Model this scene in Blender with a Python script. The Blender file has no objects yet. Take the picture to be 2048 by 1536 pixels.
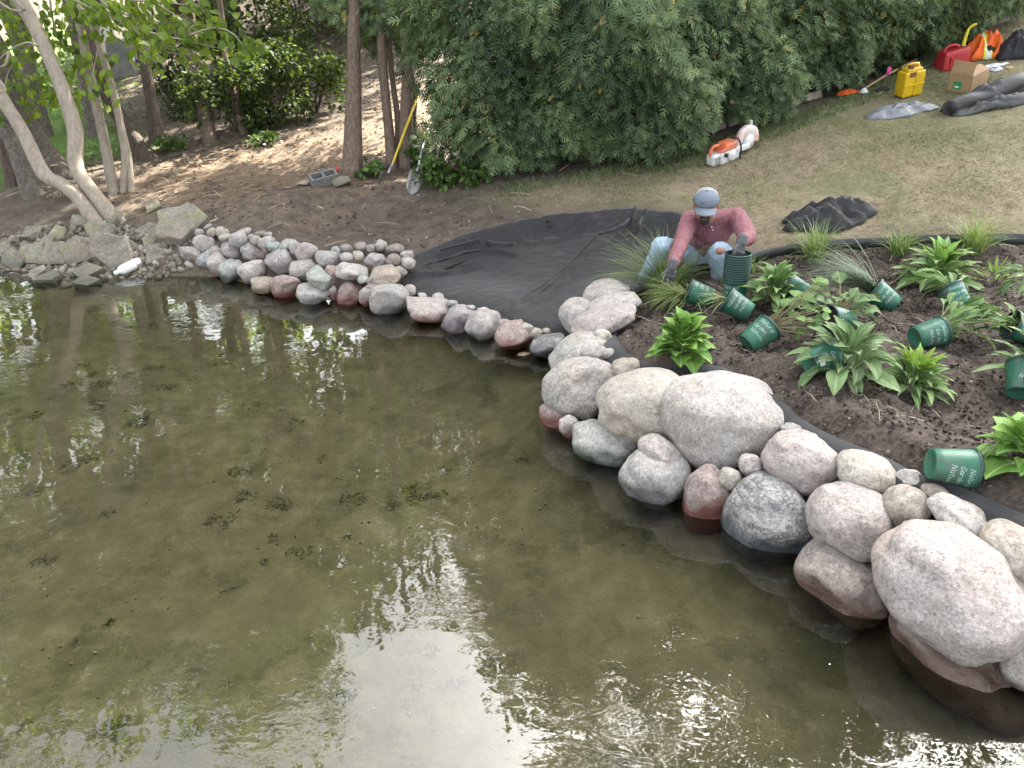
import bpy, bmesh, math, random
import numpy as np
from mathutils import Vector, Matrix, Quaternion, noise

random.seed(7)
RNG = np.random.default_rng(7)
SC = bpy.context.scene
COL = SC.collection
R = math.radians

# ------------------------------------------------------------------ camera, sky, sun, exposure
CAM_H, PITCH, FPX = 2.3, R(26.0), 1538.0          # photo frame is 2048 x 1536
cd = bpy.data.cameras.new('camera'); cam = bpy.data.objects.new('camera', cd); COL.objects.link(cam)
cam.location = (0, 0, CAM_H); cam.rotation_euler = (R(90) - PITCH, 0, 0)
cd.sensor_width = 36.0; cd.lens = FPX / 2048 * 36.0; cd.clip_start = 0.05; cd.clip_end = 400
SC.camera = cam

SUN_DIR = Vector((0.338, 0.602, 0.723)).normalized()
SUN_EL = math.asin(SUN_DIR.z); SUN_AZ = math.atan2(SUN_DIR.x, SUN_DIR.y)
w = bpy.data.worlds.new('World'); SC.world = w; w.use_nodes = True
nt = w.node_tree; nt.nodes.clear()
sky = nt.nodes.new('ShaderNodeTexSky'); sky.sky_type = 'NISHITA'; sky.sun_disc = False
sky.sun_elevation = SUN_EL; sky.sun_rotation = SUN_AZ
sky.air_density = 1.0; sky.dust_density = 5.0; sky.ozone_density = 1.0
bgn = nt.nodes.new('ShaderNodeBackground'); bgn.inputs['Strength'].default_value = 0.15
wo = nt.nodes.new('ShaderNodeOutputWorld')
bwn = nt.nodes.new('ShaderNodeRGBToBW'); hz = nt.nodes.new('ShaderNodeMix'); hz.data_type = 'RGBA'; hz.inputs[0].default_value = 0.8   # thin bright overcast veil
nt.links.new(sky.outputs[0], bwn.inputs[0]); nt.links.new(sky.outputs[0], hz.inputs[6]); nt.links.new(bwn.outputs[0], hz.inputs[7])
nt.links.new(hz.outputs[2], bgn.inputs['Color']); nt.links.new(bgn.outputs[0], wo.inputs['Surface'])

sl = bpy.data.lights.new('sun', 'SUN'); sl.energy = 4.5; sl.angle = R(0.5); sl.color = (1.0, 0.93, 0.82)
so = bpy.data.objects.new('sun', sl); COL.objects.link(so); so.location = (6, 12, 16)
so.rotation_euler = (-SUN_DIR).to_track_quat('-Z', 'Y').to_euler()

vs = SC.view_settings
vs.view_transform = 'Standard'; vs.look = 'None'; vs.exposure = 3.05; vs.gamma = 1.0
vs.use_curve_mapping = False
SC.render.engine = 'CYCLES'
cy = SC.cycles
cy.use_denoising = True
try: cy.denoiser = 'OPENIMAGEDENOISE'
except Exception: pass
cy.max_bounces = 6; cy.diffuse_bounces = 3; cy.glossy_bounces = 3; cy.transmission_bounces = 4; cy.transparent_max_bounces = 12
cy.sample_clamp_indirect = 8.0
cy.caustics_reflective = False; cy.caustics_refractive = False

# ------------------------------------------------------------------ photo-frame helpers (a pixel of the photo -> a point in the place)
CF = Vector((0, math.cos(PITCH), -math.sin(PITCH))); CU = Vector((0, math.sin(PITCH), math.cos(PITCH))); CR = Vector((1, 0, 0))
CAM = Vector((0, 0, CAM_H))
def ray(px, py): return CR * ((px - 1024) / FPX) + CU * (-(py - 768) / FPX) + CF
def at_z(px, py, z):
    d = ray(px, py); return CAM + d * ((z - CAM_H) / d.z)
def at_d(px, py, t): return CAM + ray(px, py) * t
def depth(p): return (Vector(p) - CAM).dot(CF)
def mpp(p): return depth(p) / FPX
def topx(p):
    v = Vector(p) - CAM; t = v.dot(CF)
    return (1024 + FPX * v.x / t, 768 - FPX * v.dot(CU) / t)

# ------------------------------------------------------------------ node helpers
def node(nt, t, ins=None, **props):
    n = nt.nodes.new(t)
    for k, v in props.items(): setattr(n, k, v)
    for k, v in (ins or {}).items():
        s = n.inputs[k]
        if isinstance(v, bpy.types.NodeSocket): nt.links.new(v, s)
        elif hasattr(s.default_value, '__len__') and len(s.default_value) == 4 and len(v) == 3: s.default_value = (*v, 1)
        else: s.default_value = v
    return n
def noise_t(nt, co, scale, detail=4, rough=0.55, dist=0.0):
    return node(nt, 'ShaderNodeTexNoise', {'Vector': co, 'Scale': scale, 'Detail': detail, 'Roughness': rough, 'Distortion': dist}).outputs['Fac']
def rampn(nt, fac, stops, interp='LINEAR'):
    n = node(nt, 'ShaderNodeValToRGB', {'Fac': fac}); cr = n.color_ramp; cr.interpolation = interp
    while len(cr.elements) < len(stops): cr.elements.new(0.5)
    for e, (p, c) in zip(cr.elements, stops):
        e.position = p; e.color = (*c, 1) if len(c) == 3 else c
    return n.outputs['Color']
def gray(nt, fac, a, b):
    return rampn(nt, fac, [(a, (0, 0, 0)), (b, (1, 1, 1))] if a < b else [(b, (1, 1, 1)), (a, (0, 0, 0))])
def mix(nt, fac, a, b, blend='MIX'):
    n = nt.nodes.new('ShaderNodeMix'); n.data_type = 'RGBA'; n.blend_type = blend
    for k, v in ((0, fac), (6, a), (7, b)):
        s = n.inputs[k]
        if isinstance(v, bpy.types.NodeSocket): nt.links.new(v, s)
        elif k == 0: s.default_value = v
        else: s.default_value = (*v, 1)
    return n.outputs[2]
def math_n(nt, op, a, b=0.0, clamp=False):
    n = nt.nodes.new('ShaderNodeMath'); n.operation = op; n.use_clamp = clamp
    for i, v in enumerate((a, b)):
        if isinstance(v, bpy.types.NodeSocket): nt.links.new(v, n.inputs[i])
        else: n.inputs[i].default_value = v
    return n.outputs[0]
def bump(nt, h, strength, dist):
    return node(nt, 'ShaderNodeBump', {'Height': h, 'Strength': strength, 'Distance': dist}).outputs[0]
def new_mat(name):
    m = bpy.data.materials.new(name); m.use_nodes = True; nt = m.node_tree; nt.nodes.clear()
    out = nt.nodes.new('ShaderNodeOutputMaterial'); return m, nt, out
def ocoord(nt, rnd=True):
    tc = node(nt, 'ShaderNodeTexCoord').outputs['Object']
    if not rnd: return tc
    oi = node(nt, 'ShaderNodeObjectInfo').outputs['Random']
    c = math_n(nt, 'MULTIPLY', oi, 57.0)
    cmb = node(nt, 'ShaderNodeCombineXYZ', {'X': c, 'Y': c, 'Z': c}).outputs[0]
    n = node(nt, 'ShaderNodeVectorMath', {0: tc, 1: cmb}, operation='ADD'); return n.outputs[0]
MATS = {}
def simple(name, col, rough=0.6, var=0.25, scale=8.0, bmp=0.0, bscale=40.0, metallic=0.0, spec=0.5, dark=None, coat=0.0):
    """A procedural surface: base colour with soft mottling, grain and wear."""
    if name in MATS: return MATS[name]
    m, nt, out = new_mat(name); co = ocoord(nt)
    f = noise_t(nt, co, scale, 5, 0.6)
    d = dark if dark else tuple(c * (1 - var) for c in col); l = tuple(min(1, c * (1 + var * .6)) for c in col)
    c = rampn(nt, f, [(0.3, d), (0.55, col), (0.75, l)])
    rr = math_n(nt, 'ADD', math_n(nt, 'MULTIPLY', noise_t(nt, co, scale * 2.3, 3), 0.2), rough - 0.1)
    p = node(nt, 'ShaderNodeBsdfPrincipled', {'Base Color': c, 'Roughness': rr, 'Metallic': metallic, 'Specular IOR Level': spec, 'Coat Weight': coat})
    if bmp > 0:
        nt.links.new(bump(nt, noise_t(nt, co, bscale, 4, 0.6), 1.0, bmp), p.inputs['Normal'])
    nt.links.new(p.outputs[0], out.inputs['Surface']); MATS[name] = m; return m

# ------------------------------------------------------------------ object helpers
def link(o, parent=None):
    COL.objects.link(o)
    if parent is not None: o.parent = parent
    return o
def tag(o, label=None, cat=None, group=None, kind=None):
    if label: o['label'] = label
    if cat: o['category'] = cat
    if group: o['group'] = group
    if kind: o['kind'] = kind
    return o
def empty(name, loc=(0, 0, 0), rot=None):
    o = bpy.data.objects.new(name, None); link(o); o.location = loc; o.empty_display_size = 0.05
    if rot is not None: o.rotation_euler = rot
    return o
def np_mesh(name, V, F, mat=None, smooth=False, attrs=None):
    """Mesh from numpy arrays; F is one (m,k) array or a list of them."""
    V = np.asarray(V, dtype=np.float32); Fs = F if isinstance(F, list) else [F]
    me = bpy.data.meshes.new(name); me.vertices.add(len(V)); me.vertices.foreach_set('co', V.ravel())
    idx = np.concatenate([np.asarray(f, dtype=np.int32).ravel() for f in Fs])
    tot = np.concatenate([np.full(len(f), np.asarray(f).shape[1], dtype=np.int32) for f in Fs])
    st = np.concatenate([[0], np.cumsum(tot)[:-1]]).astype(np.int32)
    me.loops.add(len(idx)); me.loops.foreach_set('vertex_index', idx)
    me.polygons.add(len(tot)); me.polygons.foreach_set('loop_start', st); me.polygons.foreach_set('loop_total', tot)
    if smooth: me.polygons.foreach_set('use_smooth', np.ones(len(tot), dtype=bool))
    for k, a in (attrs or {}).items():
        at = me.attributes.new(k, 'FLOAT', 'POINT'); at.data.foreach_set('value', np.asarray(a, dtype=np.float32))
    me.update(calc_edges=True)
    if mat: me.materials.append(mat)
    return me
def obj(name, me, parent=None, loc=None, mat=None):
    o = bpy.data.objects.new(name, me); link(o, parent)
    if loc is not None: o.location = loc
    if mat is not None: me.materials.append(mat)
    return o
def bm_obj(name, bm, mat, parent=None, smooth=False, loc=None):
    me = bpy.data.meshes.new(name); bm.normal_update(); bm.to_mesh(me); bm.free()
    if smooth:
        for p in me.polygons: p.use_smooth = True
    me.materials.append(mat); return obj(name, me, parent, loc)

def cr_spline(P, n):
    """Catmull-Rom through points (any width), n samples per span."""
    P = np.asarray(P, float); Q = np.vstack([2 * P[0] - P[1], P, 2 * P[-1] - P[-2]]); out = []
    for i in range(1, len(Q) - 2):
        for k in range(n):
            t = k / n; a, b, c, d = Q[i - 1], Q[i], Q[i + 1], Q[i + 2]
            out.append(0.5 * ((2 * b) + (c - a) * t + (2 * a - 5 * b + 4 * c - d) * t * t + (3 * b - a - 3 * c + d) * t ** 3))
    out.append(P[-1]); return np.array(out)
def tube_arrays(pts, rad, sides=10, wob=0.0, seed=0, cap=True):
    pts = np.asarray(pts, float); rad = np.asarray(rad, float); n = len(pts)
    T = np.gradient(pts, axis=0); T /= np.linalg.norm(T, axis=1)[:, None] + 1e-9
    up = np.array([0, 0, 1.0]) if abs(T[0][2]) < 0.9 else np.array([1.0, 0, 0])
    V = []; rg = np.random.default_rng(seed); ph = rg.uniform(0, 6.28, 4)
    a = np.linspace(0, 2 * np.pi, sides, endpoint=False)
    u = np.cross(up, T[0]); u /= np.linalg.norm(u)
    for i in range(n):
        u = u - T[i] * np.dot(u, T[i]); u /= np.linalg.norm(u) + 1e-9; v = np.cross(T[i], u)
        rr = rad[i] * (1 + wob * (np.sin(2 * a + ph[0] + i * .35) * .5 + np.sin(3 * a + ph[1] - i * .22) * .35 + np.sin(5 * a + ph[2] + i * .1) * .3))
        V.append(pts[i] + np.cos(a)[:, None] * u * rr[:, None] + np.sin(a)[:, None] * v * rr[:, None])
    V = np.vstack(V); F = []
    for i in range(n - 1):
        j = np.arange(sides); k = (j + 1) % sides
        F.append(np.stack([i * sides + j, i * sides + k, (i + 1) * sides + k, (i + 1) * sides + j], 1))
    F = np.vstack(F)
    T3 = []
    if cap:
        c0 = len(V); V = np.vstack([V, pts[0], pts[-1]])
        j = np.arange(sides); k = (j + 1) % sides
        T3 = np.vstack([np.stack([k, j, np.full(sides, c0)], 1), np.stack([(n - 1) * sides + j, (n - 1) * sides + k, np.full(sides, c0 + 1)], 1)])
    return V, F, T3
def tube(name, pts, rad, mat, parent=None, sides=10, wob=0.0, seed=0, sub=4):
    pts = np.array([list(p) for p in pts], float)
    if np.isscalar(rad): rad = [rad] * len(pts)
    if sub > 1:
        PR = cr_spline(np.hstack([pts, np.array(rad)[:, None]]), sub); pts, rad = PR[:, :3], PR[:, 3]
    V, F, T3 = tube_arrays(pts, rad, sides, wob, seed)
    return obj(name, np_mesh(name, V, [F, T3], mat, True), parent)
def multi_tube(name, paths, mat, parent=None, sides=6, sub=3, wob=0.0):
    Vs, Fs, Ts, off = [], [], [], 0
    for pts, rad in paths:
        pts = np.array([list(p) for p in pts], float)
        if np.isscalar(rad): rad = [rad] * len(pts)
        if sub > 1 and len(pts) > 1:
            PR = cr_spline(np.hstack([pts, np.array(rad)[:, None]]), sub); pts, rad = PR[:, :3], PR[:, 3]
        V, F, T3 = tube_arrays(pts, rad, sides, wob, off); Vs.append(V); Fs.append(F + off); Ts.append(T3 + off); off += len(V)
    return obj(name, np_mesh(name, np.vstack(Vs), [np.vstack(Fs), np.vstack(Ts)], mat, True), parent)
def scatter_arrays(tv, tf, P, Rm, S):
    tv = np.asarray(tv, float); tf = np.asarray(tf); N = len(P); n = len(tv)
    S = np.broadcast_to(np.asarray(S, float).reshape(N, -1), (N, 3)) if np.ndim(S) else np.full((N, 3), S)
    V = np.einsum('nij,nkj->nki', Rm, tv[None] * S[:, None, :]) + P[:, None, :]
    F = tf[None] + (np.arange(N) * n)[:, None, None]
    return V.reshape(-1, 3), F.reshape(-1, tf.shape[1])
def frames(ax, nr):
    """Rotation matrices whose local Y runs along ax and whose local Z is near nr."""
    ax = ax / (np.linalg.norm(ax, axis=1)[:, None] + 1e-9)
    x = np.cross(ax, nr); x /= np.linalg.norm(x, axis=1)[:, None] + 1e-9
    z = np.cross(x, ax); return np.stack([x, ax, z], axis=2)
def lathe(profile, n=28, closed=False):
    """bmesh of a profile [(r,z)...] turned about Z."""
    bm = bmesh.new(); rings = []
    for r, z in profile:
        rings.append([bm.verts.new((r * math.cos(2 * math.pi * k / n), r * math.sin(2 * math.pi * k / n), z)) for k in range(n)])
    for a, b in zip(rings[:-1], rings[1:]):
        for k in range(n): bm.faces.new((a[k], a[(k + 1) % n], b[(k + 1) % n], b[k]))
    if closed:
        bm.faces.new(rings[0][::-1]); bm.faces.new(rings[-1])
    return bm
def box_bm(sx, sy, sz, bev=0.0, center=(0, 0, 0), seg=2):
    bm = bmesh.new(); bmesh.ops.create_cube(bm, size=1.0)
    for v in bm.verts: v.co = Vector((v.co.x * sx, v.co.y * sy, v.co.z * sz)) + Vector(center)
    if bev: bmesh.ops.bevel(bm, geom=list(bm.edges), offset=bev, segments=seg, affect='EDGES', profile=0.6)
    return bm
def ordinal(i):
    w_ = ['first', 'second', 'third', 'fourth', 'fifth', 'sixth', 'seventh', 'eighth', 'ninth', 'tenth', 'eleventh', 'twelfth', 'thirteenth',
          'fourteenth', 'fifteenth', 'sixteenth', 'seventeenth', 'eighteenth', 'nineteenth', 'twentieth', 'twenty first', 'twenty second', 'twenty third', 'twenty fourth', 'twenty fifth', 'twenty sixth', 'twenty seventh', 'twenty eighth', 'twenty ninth', 'thirtieth']
    return w_[i]

# ------------------------------------------------------------------ terrain: thin-plate surface through surveyed heights
CP = []
LINER_PX = [(800,578),(815,545),(835,512),(880,490),(930,470),(1000,452),(1100,432),(1200,423),(1270,419),(1360,427),(1410,470),(1395,540),(1330,572),(1290,592),(1230,604)]
MOUTH_PX = [(1230,604),(1170,642),(1135,678),(1100,678),(1050,664),(960,634),(880,608),(800,578)]
def lawn_plane(px, py):
    d = ray(px, py); t_ = (2.3 - (.55 - .13 * 1.47 - .2 * 6.9)) / (.13 * d.x + .2 * d.y - d.z); p_ = CAM + d * t_; return (p_.x, p_.y, p_.z)
for q_ in [(1250,370),(1100,390),(1000,395),(1270,405),(1380,415),(1550,440),(1700,400),(1450,320),(1400,290),(1700,190),(1815,190),(2048,260),(2048,150),(1150,420),(1850,450),(2048,400),
           (1000,440),(930,462),(850,505),(900,405),(850,375),(780,480),(650,470),(1100,500),(1200,520),(950,540),(1300,480)]: CP.append(lawn_plane(*q_))
for px, py, z in [
    # garden bed, front to back
    (1240,700,.36),(1330,730,.40),(1420,745,.42),(1580,830,.42),(1680,890,.42),(1800,940,.42),(1930,990,.42),(2048,1040,.42),
    (1350,650,.42),(1500,690,.44),(1500,620,.46),(1700,700,.47),(2048,700,.52),(1850,850,.45),(2048,880,.48),
    (1400,555,.42),(1530,520,.47),(1760,495,.54),(2048,490,.62),
    # lawn slope
    
    # below the hedge and the dirt
    (650,400,.5),(450,380,.5),(600,330,.6),(300,330,.52),(200,380,.42),(60,400,.40),
    (500,450,.40),(350,405,.42),(430,430,.41),
    (800,240,.95),(600,270,.8),(480,270,.75),(300,280,.68),(150,300,.6),(80,270,.65),(20,330,.5),
    (960,634,.07),(1050,664,.07),(880,608,.08),(1120,674,.09),(1180,640,.14),(1240,610,.24),
    # foot of the boulders (lake bed just off shore) and the bank core behind them
    (1100,725,-.06),(1070,790,-.10),(1100,880,-.12),(1170,950,-.14),(1260,1010,-.14),(1400,1090,-.15),(1540,1150,-.15),(1680,1240,-.16),(1800,1330,-.17),(1950,1450,-.18),
    (1000,705,-.08),(900,680,-.09),(780,640,-.09),(640,620,-.09),(520,600,-.08),(430,570,-.06),(330,560,-.03),(250,575,-.07),(120,590,-.07),(0,560,-.05),
    (20,470,.15),(150,470,.2),(250,470,.2),(330,480,.24),(100,520,.04),(250,540,.02),(0,510,.05),
    (700,540,.18),(600,520,.2),(480,500,.22),(420,500,.2),(620,560,.06),(740,570,.08),
    (1190,720,.24),(1260,800,.16),(1400,850,.18),(1600,960,.2),(1700,1020,.2),(1900,1120,.2),(2040,1180,.2),
    # open lake bed
    (1000,850,-.22),(600,800,-.28),(300,750,-.28),(1000,1200,-.33),(1500,1350,-.28),(300,1200,-.38),(800,1500,-.42),(1700,1530,-.32),(100,900,-.36)]:
    p = at_z(px, py, z); CP.append((p.x, p.y, z))
CP += [(-2, 16, 2.0), (-4, 16, 1.9), (0.5, 16, 2.5), (-7, 17, 1.5), (-9.5, 15.8, .95), (-12, 20, 1.4), (4, 16, 3.1), (9, 16, 3.7), (7, 12, 2.35),
       (-4, 22, 5), (4, 22, 6), (-10, 26, 3.4), (12, 24, 7), (-1.2, 12.6, 1.05), (1, 12.5, 1.45), (4, 13, 2.1),
       (0, 0, -.6), (-4, 0, -.8), (3, 0, -.5), (-8, 4, -.5), (-9, 8.2, .05), (-9, 9.2, .35), (-14, 9.4, .2), (-14, 14, .7),
       (6, 3.2, .75), (6, 1.0, .3), (6, 0, -.1), (10, 4, 1.2), (10, 8, 2.1), (12, -2, -.2), (3.2, 1.75, .3), (3.0, 1.1, -.15), (4, 4, .6), (5, 6, .75),
       (-30, -25, -2), (0, -25, -2), (30, -30, -2), (30, 5, 3.5), (-30, 10, .3), (-30, 40, 5), (30, 40, 13), (0, 45, 13)]
CP = np.array(CP)
def _tps_k(r2): return np.where(r2 > 1e-12, 0.5 * r2 * np.log(r2 + 1e-12), 0.0)
def _tps_fit(c, lam=0.002):
    n = len(c); d2 = ((c[:, None, :2] - c[None, :, :2]) ** 2).sum(-1)
    A = np.zeros((n + 3, n + 3)); A[:n, :n] = _tps_k(d2) + lam * np.eye(n)
    A[:n, n] = 1; A[:n, n + 1:] = c[:, :2]; A[n, :n] = 1; A[n + 1:, :n] = c[:, :2].T
    b = np.zeros(n + 3); b[:n] = c[:, 2]; return np.linalg.solve(A, b)
TW = _tps_fit(CP)
def T(x, y):
    x = np.atleast_1d(np.asarray(x, float)); y = np.atleast_1d(np.asarray(y, float)); o = np.empty(len(x))
    for s in range(0, len(x), 20000):
        xs, ys = x[s:s + 20000], y[s:s + 20000]
        d2 = (xs[:, None] - CP[None, :, 0]) ** 2 + (ys[:, None] - CP[None, :, 1]) ** 2
        o[s:s + 20000] = _tps_k(d2) @ TW[:-3] + TW[-3] + TW[-2] * xs + TW[-1] * ys
    return o
def tz(x, y): return float(T([x], [y])[0])
def hit(px, py, t0=1.5, t1=40.0):
    """Where the line of sight through a photo pixel meets the terrain."""
    d = ray(px, py); ts = np.linspace(t0, t1, 900)
    xs, ys, zs = CAM.x + d.x * ts, CAM.y + d.y * ts, CAM.z + d.z * ts
    h = T(xs, ys); k = np.argmax(zs < h)
    if not (zs < h).any(): k = len(ts) - 1
    if k == 0: k = 1
    a, b = zs[k - 1] - h[k - 1], zs[k] - h[k]; f = a / (a - b + 1e-9)
    t = ts[k - 1] + (ts[k] - ts[k - 1]) * min(max(f, 0), 1); p = CAM + d * t
    return Vector((p.x, p.y, tz(p.x, p.y)))
def slope_n(x, y, e=0.06):
    return Vector((-(tz(x + e, y) - tz(x - e, y)) / (2 * e), -(tz(x, y + e) - tz(x, y - e)) / (2 * e), 1)).normalized()

def seg_d(x, y, P):
    dm = np.full(len(x), 1e9); sg = np.zeros(len(x))
    for a, b in zip(P[:-1], P[1:]):
        a = np.array(a[:2]); b = np.array(b[:2]); ab = b - a; t = np.clip(((x - a[0]) * ab[0] + (y - a[1]) * ab[1]) / (ab @ ab), 0, 1)
        dx, dy = x - a[0] - t * ab[0], y - a[1] - t * ab[1]; d = np.hypot(dx, dy); k = d < dm; dm = np.where(k, d, dm); sg = np.where(k, np.sign(ab[0] * dy - ab[1] * dx), sg)
    return dm, sg
def poly_mask(x, y, P, soft):
    """1 inside the polygon, 0 outside, soft edge."""
    P = np.array(P); n = len(P); ins = np.zeros(len(x), bool); dm = np.full(len(x), 1e9)
    for i in range(n):
        a, b = P[i], P[(i + 1) % n]
        c = ((a[1] > y) != (b[1] > y)); xi = (b[0] - a[0]) * (y - a[1]) / (b[1] - a[1] + 1e-12) + a[0]; ins ^= c & (x < xi)
        ab = b - a; L = (ab ** 2).sum() + 1e-12; t = np.clip(((x - a[0]) * ab[0] + (y - a[1]) * ab[1]) / L, 0, 1)
        dm = np.minimum(dm, np.hypot(x - a[0] - t * ab[0], y - a[1] - t * ab[1]))
    sd = np.where(ins, dm, -dm); return np.clip(0.5 + sd / (2 * soft), 0, 1)
def hp(*pp): return [(h.x, h.y) for h in (hit(*q) for q in pp)]
EDGE_PX = [(1322,566),(1400,552),(1460,536),(1530,520),(1640,503),(1760,495),(1900,490),(2048,491),(2200,497)]
BED = hp((1230,640),(1290,600),*EDGE_PX) + [(6, 5.6), (6, 2.2), (3, 1.9)] + hp((2048,1050),(1800,950),(1580,850),(1420,750),(1250,710))
LAWN = hp((960,400),(1100,372),(1250,340),(1400,295),(1560,240),(1700,190),(1850,110),(2000,40)) + [(9, 15), (14, 13), (14, 6.6)] + hp((2200,485),(1760,480),(1530,500),(1380,425),(1250,405),(1090,418))
GREENL = hp((0,375),(90,350),(190,318),(300,300),(250,270),(200,235)) + [(-8, 17), (-12, 22), (-22, 22), (-22, 11)]
PATH = hp((330,430),(560,420),(720,380),(850,300),(980,220)) + [(0.8, 12.6), (0.5, 14), (-1.5, 13)] + hp((700,245),(470,290),(330,320),(240,380))
def fbm(x, y, s, seed=0.0, oct=3):
    return np.array([noise.fractal((float(a) * s + seed, float(b) * s - seed, seed * .37), 1.0, 2.0, oct) for a, b in zip(x, y)])

def axis_lines(lo, hi, a, b, fine, grow):
    c = list(np.arange(a, b + fine, fine)); s = fine; v = c[-1]
    while v < hi: s *= grow; v += s; c.append(v)
    s = fine; v = c[0]; pre = []
    while v > lo: s *= grow; v -= s; pre.append(v)
    return np.array(pre[::-1] + c)
gx = axis_lines(-45, 45, -3.2, 4.6, 0.034, 1.07); gy = axis_lines(-40, 60, 2.0, 7.9, 0.034, 1.06)
GX, GY = np.meshgrid(gx, gy); X = GX.ravel(); Y = GY.ravel(); Z = T(X, Y)
m_bed = poly_mask(X, Y, BED, .05); m_lawn = poly_mask(X, Y, LAWN, .22); m_green = poly_mask(X, Y, GREENL, .35); m_path = poly_mask(X, Y, PATH, .5)
n1 = fbm(X, Y, 1.6, 3.1, 4); n2 = fbm(X, Y, 9.0, 8.2, 4); n3 = fbm(X, Y, 24.0, 1.7, 3)
dry = np.clip((Z + .02) / .08, 0, 1)
near = np.clip((9 - np.hypot(X, Y - 4)) / 3, 0, 1)
Z = Z + dry * (1 - m_bed) * (.018 * n1 + .012 * n2 * near) + m_bed * (.02 * n1 + .03 * n2 + .024 * n3) * near + (1 - dry) * (.012 * n1 + .008 * n2)
LINER_BACK = [tuple(hit(*q_)) for q_ in LINER_PX]; LINER_MOUTH = [tuple(hit(*q_)) for q_ in MOUTH_PX]; LINER_POLY = [q_[:2] for q_ in LINER_BACK] + [q_[:2] for q_ in LINER_MOUTH[1:-1]]
def liner_z(x, y):
    sm = lambda v: np.clip(v, 0, 1) ** 2 * (3 - 2 * np.clip(v, 0, 1)); db, _ = seg_d(x, y, LINER_BACK); dm_, _ = seg_d(x, y, LINER_MOUTH)
    return T(x, y) - .15 * sm(db / .22) * sm(dm_ / .8) + .012
m_lin = poly_mask(X, Y, LINER_POLY, .03); k_ = m_lin > .01
Z[k_] = np.where(m_lin[k_] > .5, np.minimum(Z[k_], liner_z(X[k_], Y[k_]) - .035), Z[k_] - .01)
ny, nx = GX.shape; ii = np.arange(ny * nx).reshape(ny, nx)
GF = np.stack([ii[:-1, :-1].ravel(), ii[:-1, 1:].ravel(), ii[1:, 1:].ravel(), ii[1:, :-1].ravel()], 1)

m, nt, out = new_mat('ground')
pos = node(nt, 'ShaderNodeNewGeometry').outputs['Position']
att = lambda a: node(nt, 'ShaderNodeAttribute', attribute_name=a).outputs['Fac']
nA = noise_t(nt, pos, 1.3, 6, .6); nB = noise_t(nt, pos, 7, 6, .65); nC = noise_t(nt, pos, 42, 5, .65); nD = noise_t(nt, pos, 130, 3, .6)
st = node(nt, 'ShaderNodeMapping', {'Vector': pos, 'Scale': (9, 60, 20), 'Rotation': (0, 0, .5)}).outputs[0]
nS = noise_t(nt, st, 1.5, 4, .6, .6)
dirt = rampn(nt, nB, [(.3, (.055, .043, .033)), (.5, (.10, .08, .062)), (.72, (.15, .122, .095))])
dirt = mix(nt, math_n(nt, 'MULTIPLY', gray(nt, nC, .5, .8), .45), dirt, (.15, .12, .09))
litter = rampn(nt, nC, [(.3, (.07, .045, .028)), (.5, (.17, .115, .07)), (.68, (.30, .22, .14)), (.8, (.36, .29, .2))])
path = mix(nt, gray(nt, nB, .4, .62), dirt, litter)
soil = rampn(nt, nC, [(.28, (.018, .0135, .011)), (.5, (.058, .045, .036)), (.72, (.125, .10, .08))])
soil = mix(nt, math_n(nt, 'MULTIPLY', gray(nt, nB, .45, .75), .6), soil, (.135, .11, .088))
soil = mix(nt, gray(nt, nD, .7, .78), soil, (.22, .19, .15))
dryg = rampn(nt, nS, [(.25, (.125, .096, .062)), (.5, (.255, .208, .135)), (.75, (.36, .305, .21))])
grng = rampn(nt, nC, [(.25, (.04, .055, .02)), (.55, (.11, .135, .05)), (.8, (.19, .21, .09))])
gm = math_n(nt, 'MULTIPLY', gray(nt, math_n(nt, 'ADD', nA, math_n(nt, 'MULTIPLY', nB, .35)), .62, .78), 1.0)
gm = math_n(nt, 'MAXIMUM', gm, att('greenish'))
lawn = mix(nt, math_n(nt, 'MULTIPLY', gm, .6), mix(nt, gray(nt, nB, .58, .72), dryg, dirt), grng)
gl = rampn(nt, nC, [(.3, (.05, .10, .02)), (.6, (.12, .20, .04)), (.85, (.2, .27, .07))])
sand = rampn(nt, nB, [(.25, (.092, .084, .048)), (.5, (.138, .123, .072)), (.75, (.195, .172, .105))])
sand = mix(nt, gray(nt, nA, .45, .75), sand, (.096, .088, .058))
weed = gray(nt, math_n(nt, 'ADD', noise_t(nt, pos, 3.2, 5, .65), math_n(nt, 'MULTIPLY', nC, .22)), .67, .72)
sand = mix(nt, math_n(nt, 'MULTIPLY', weed, .35), sand, (.03, .034, .016))
peb = node(nt, 'ShaderNodeTexVoronoi', {'Vector': pos, 'Scale': 70.0})
sand = mix(nt, math_n(nt, 'MULTIPLY', gray(nt, peb.outputs['Distance'], .28, .12), gray(nt, nB, .5, .66)), sand, mix(nt, .88, peb.outputs['Color'], (.17, .15, .10)))
sand = mix(nt, gray(nt, nD, .70, .76), sand, (.30, .27, .19))
col = mix(nt, att('path'), dirt, path)
col = mix(nt, att('lawn'), col, lawn)
col = mix(nt, att('lush'), col, gl)
col = mix(nt, att('bed'), col, soil)
zc = node(nt, 'ShaderNodeSeparateXYZ', {0: pos}).outputs['Z']
zz = math_n(nt, 'ADD', zc, math_n(nt, 'MULTIPLY', math_n(nt, 'SUBTRACT', nB, .5), .12))
col = mix(nt, gray(nt, math_n(nt, 'ADD', zz, .5), .56, .49), col, sand)
p = node(nt, 'ShaderNodeBsdfPrincipled', {'Base Color': col, 'Roughness': .92, 'Specular IOR Level': .25})
h = math_n(nt, 'ADD', math_n(nt, 'MULTIPLY', nC, .6), math_n(nt, 'MULTIPLY', nD, .35))
nt.links.new(bump(nt, h, .9, .02), p.inputs['Normal']); nt.links.new(p.outputs[0], out.inputs['Surface'])
MATS['ground'] = m
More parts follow.
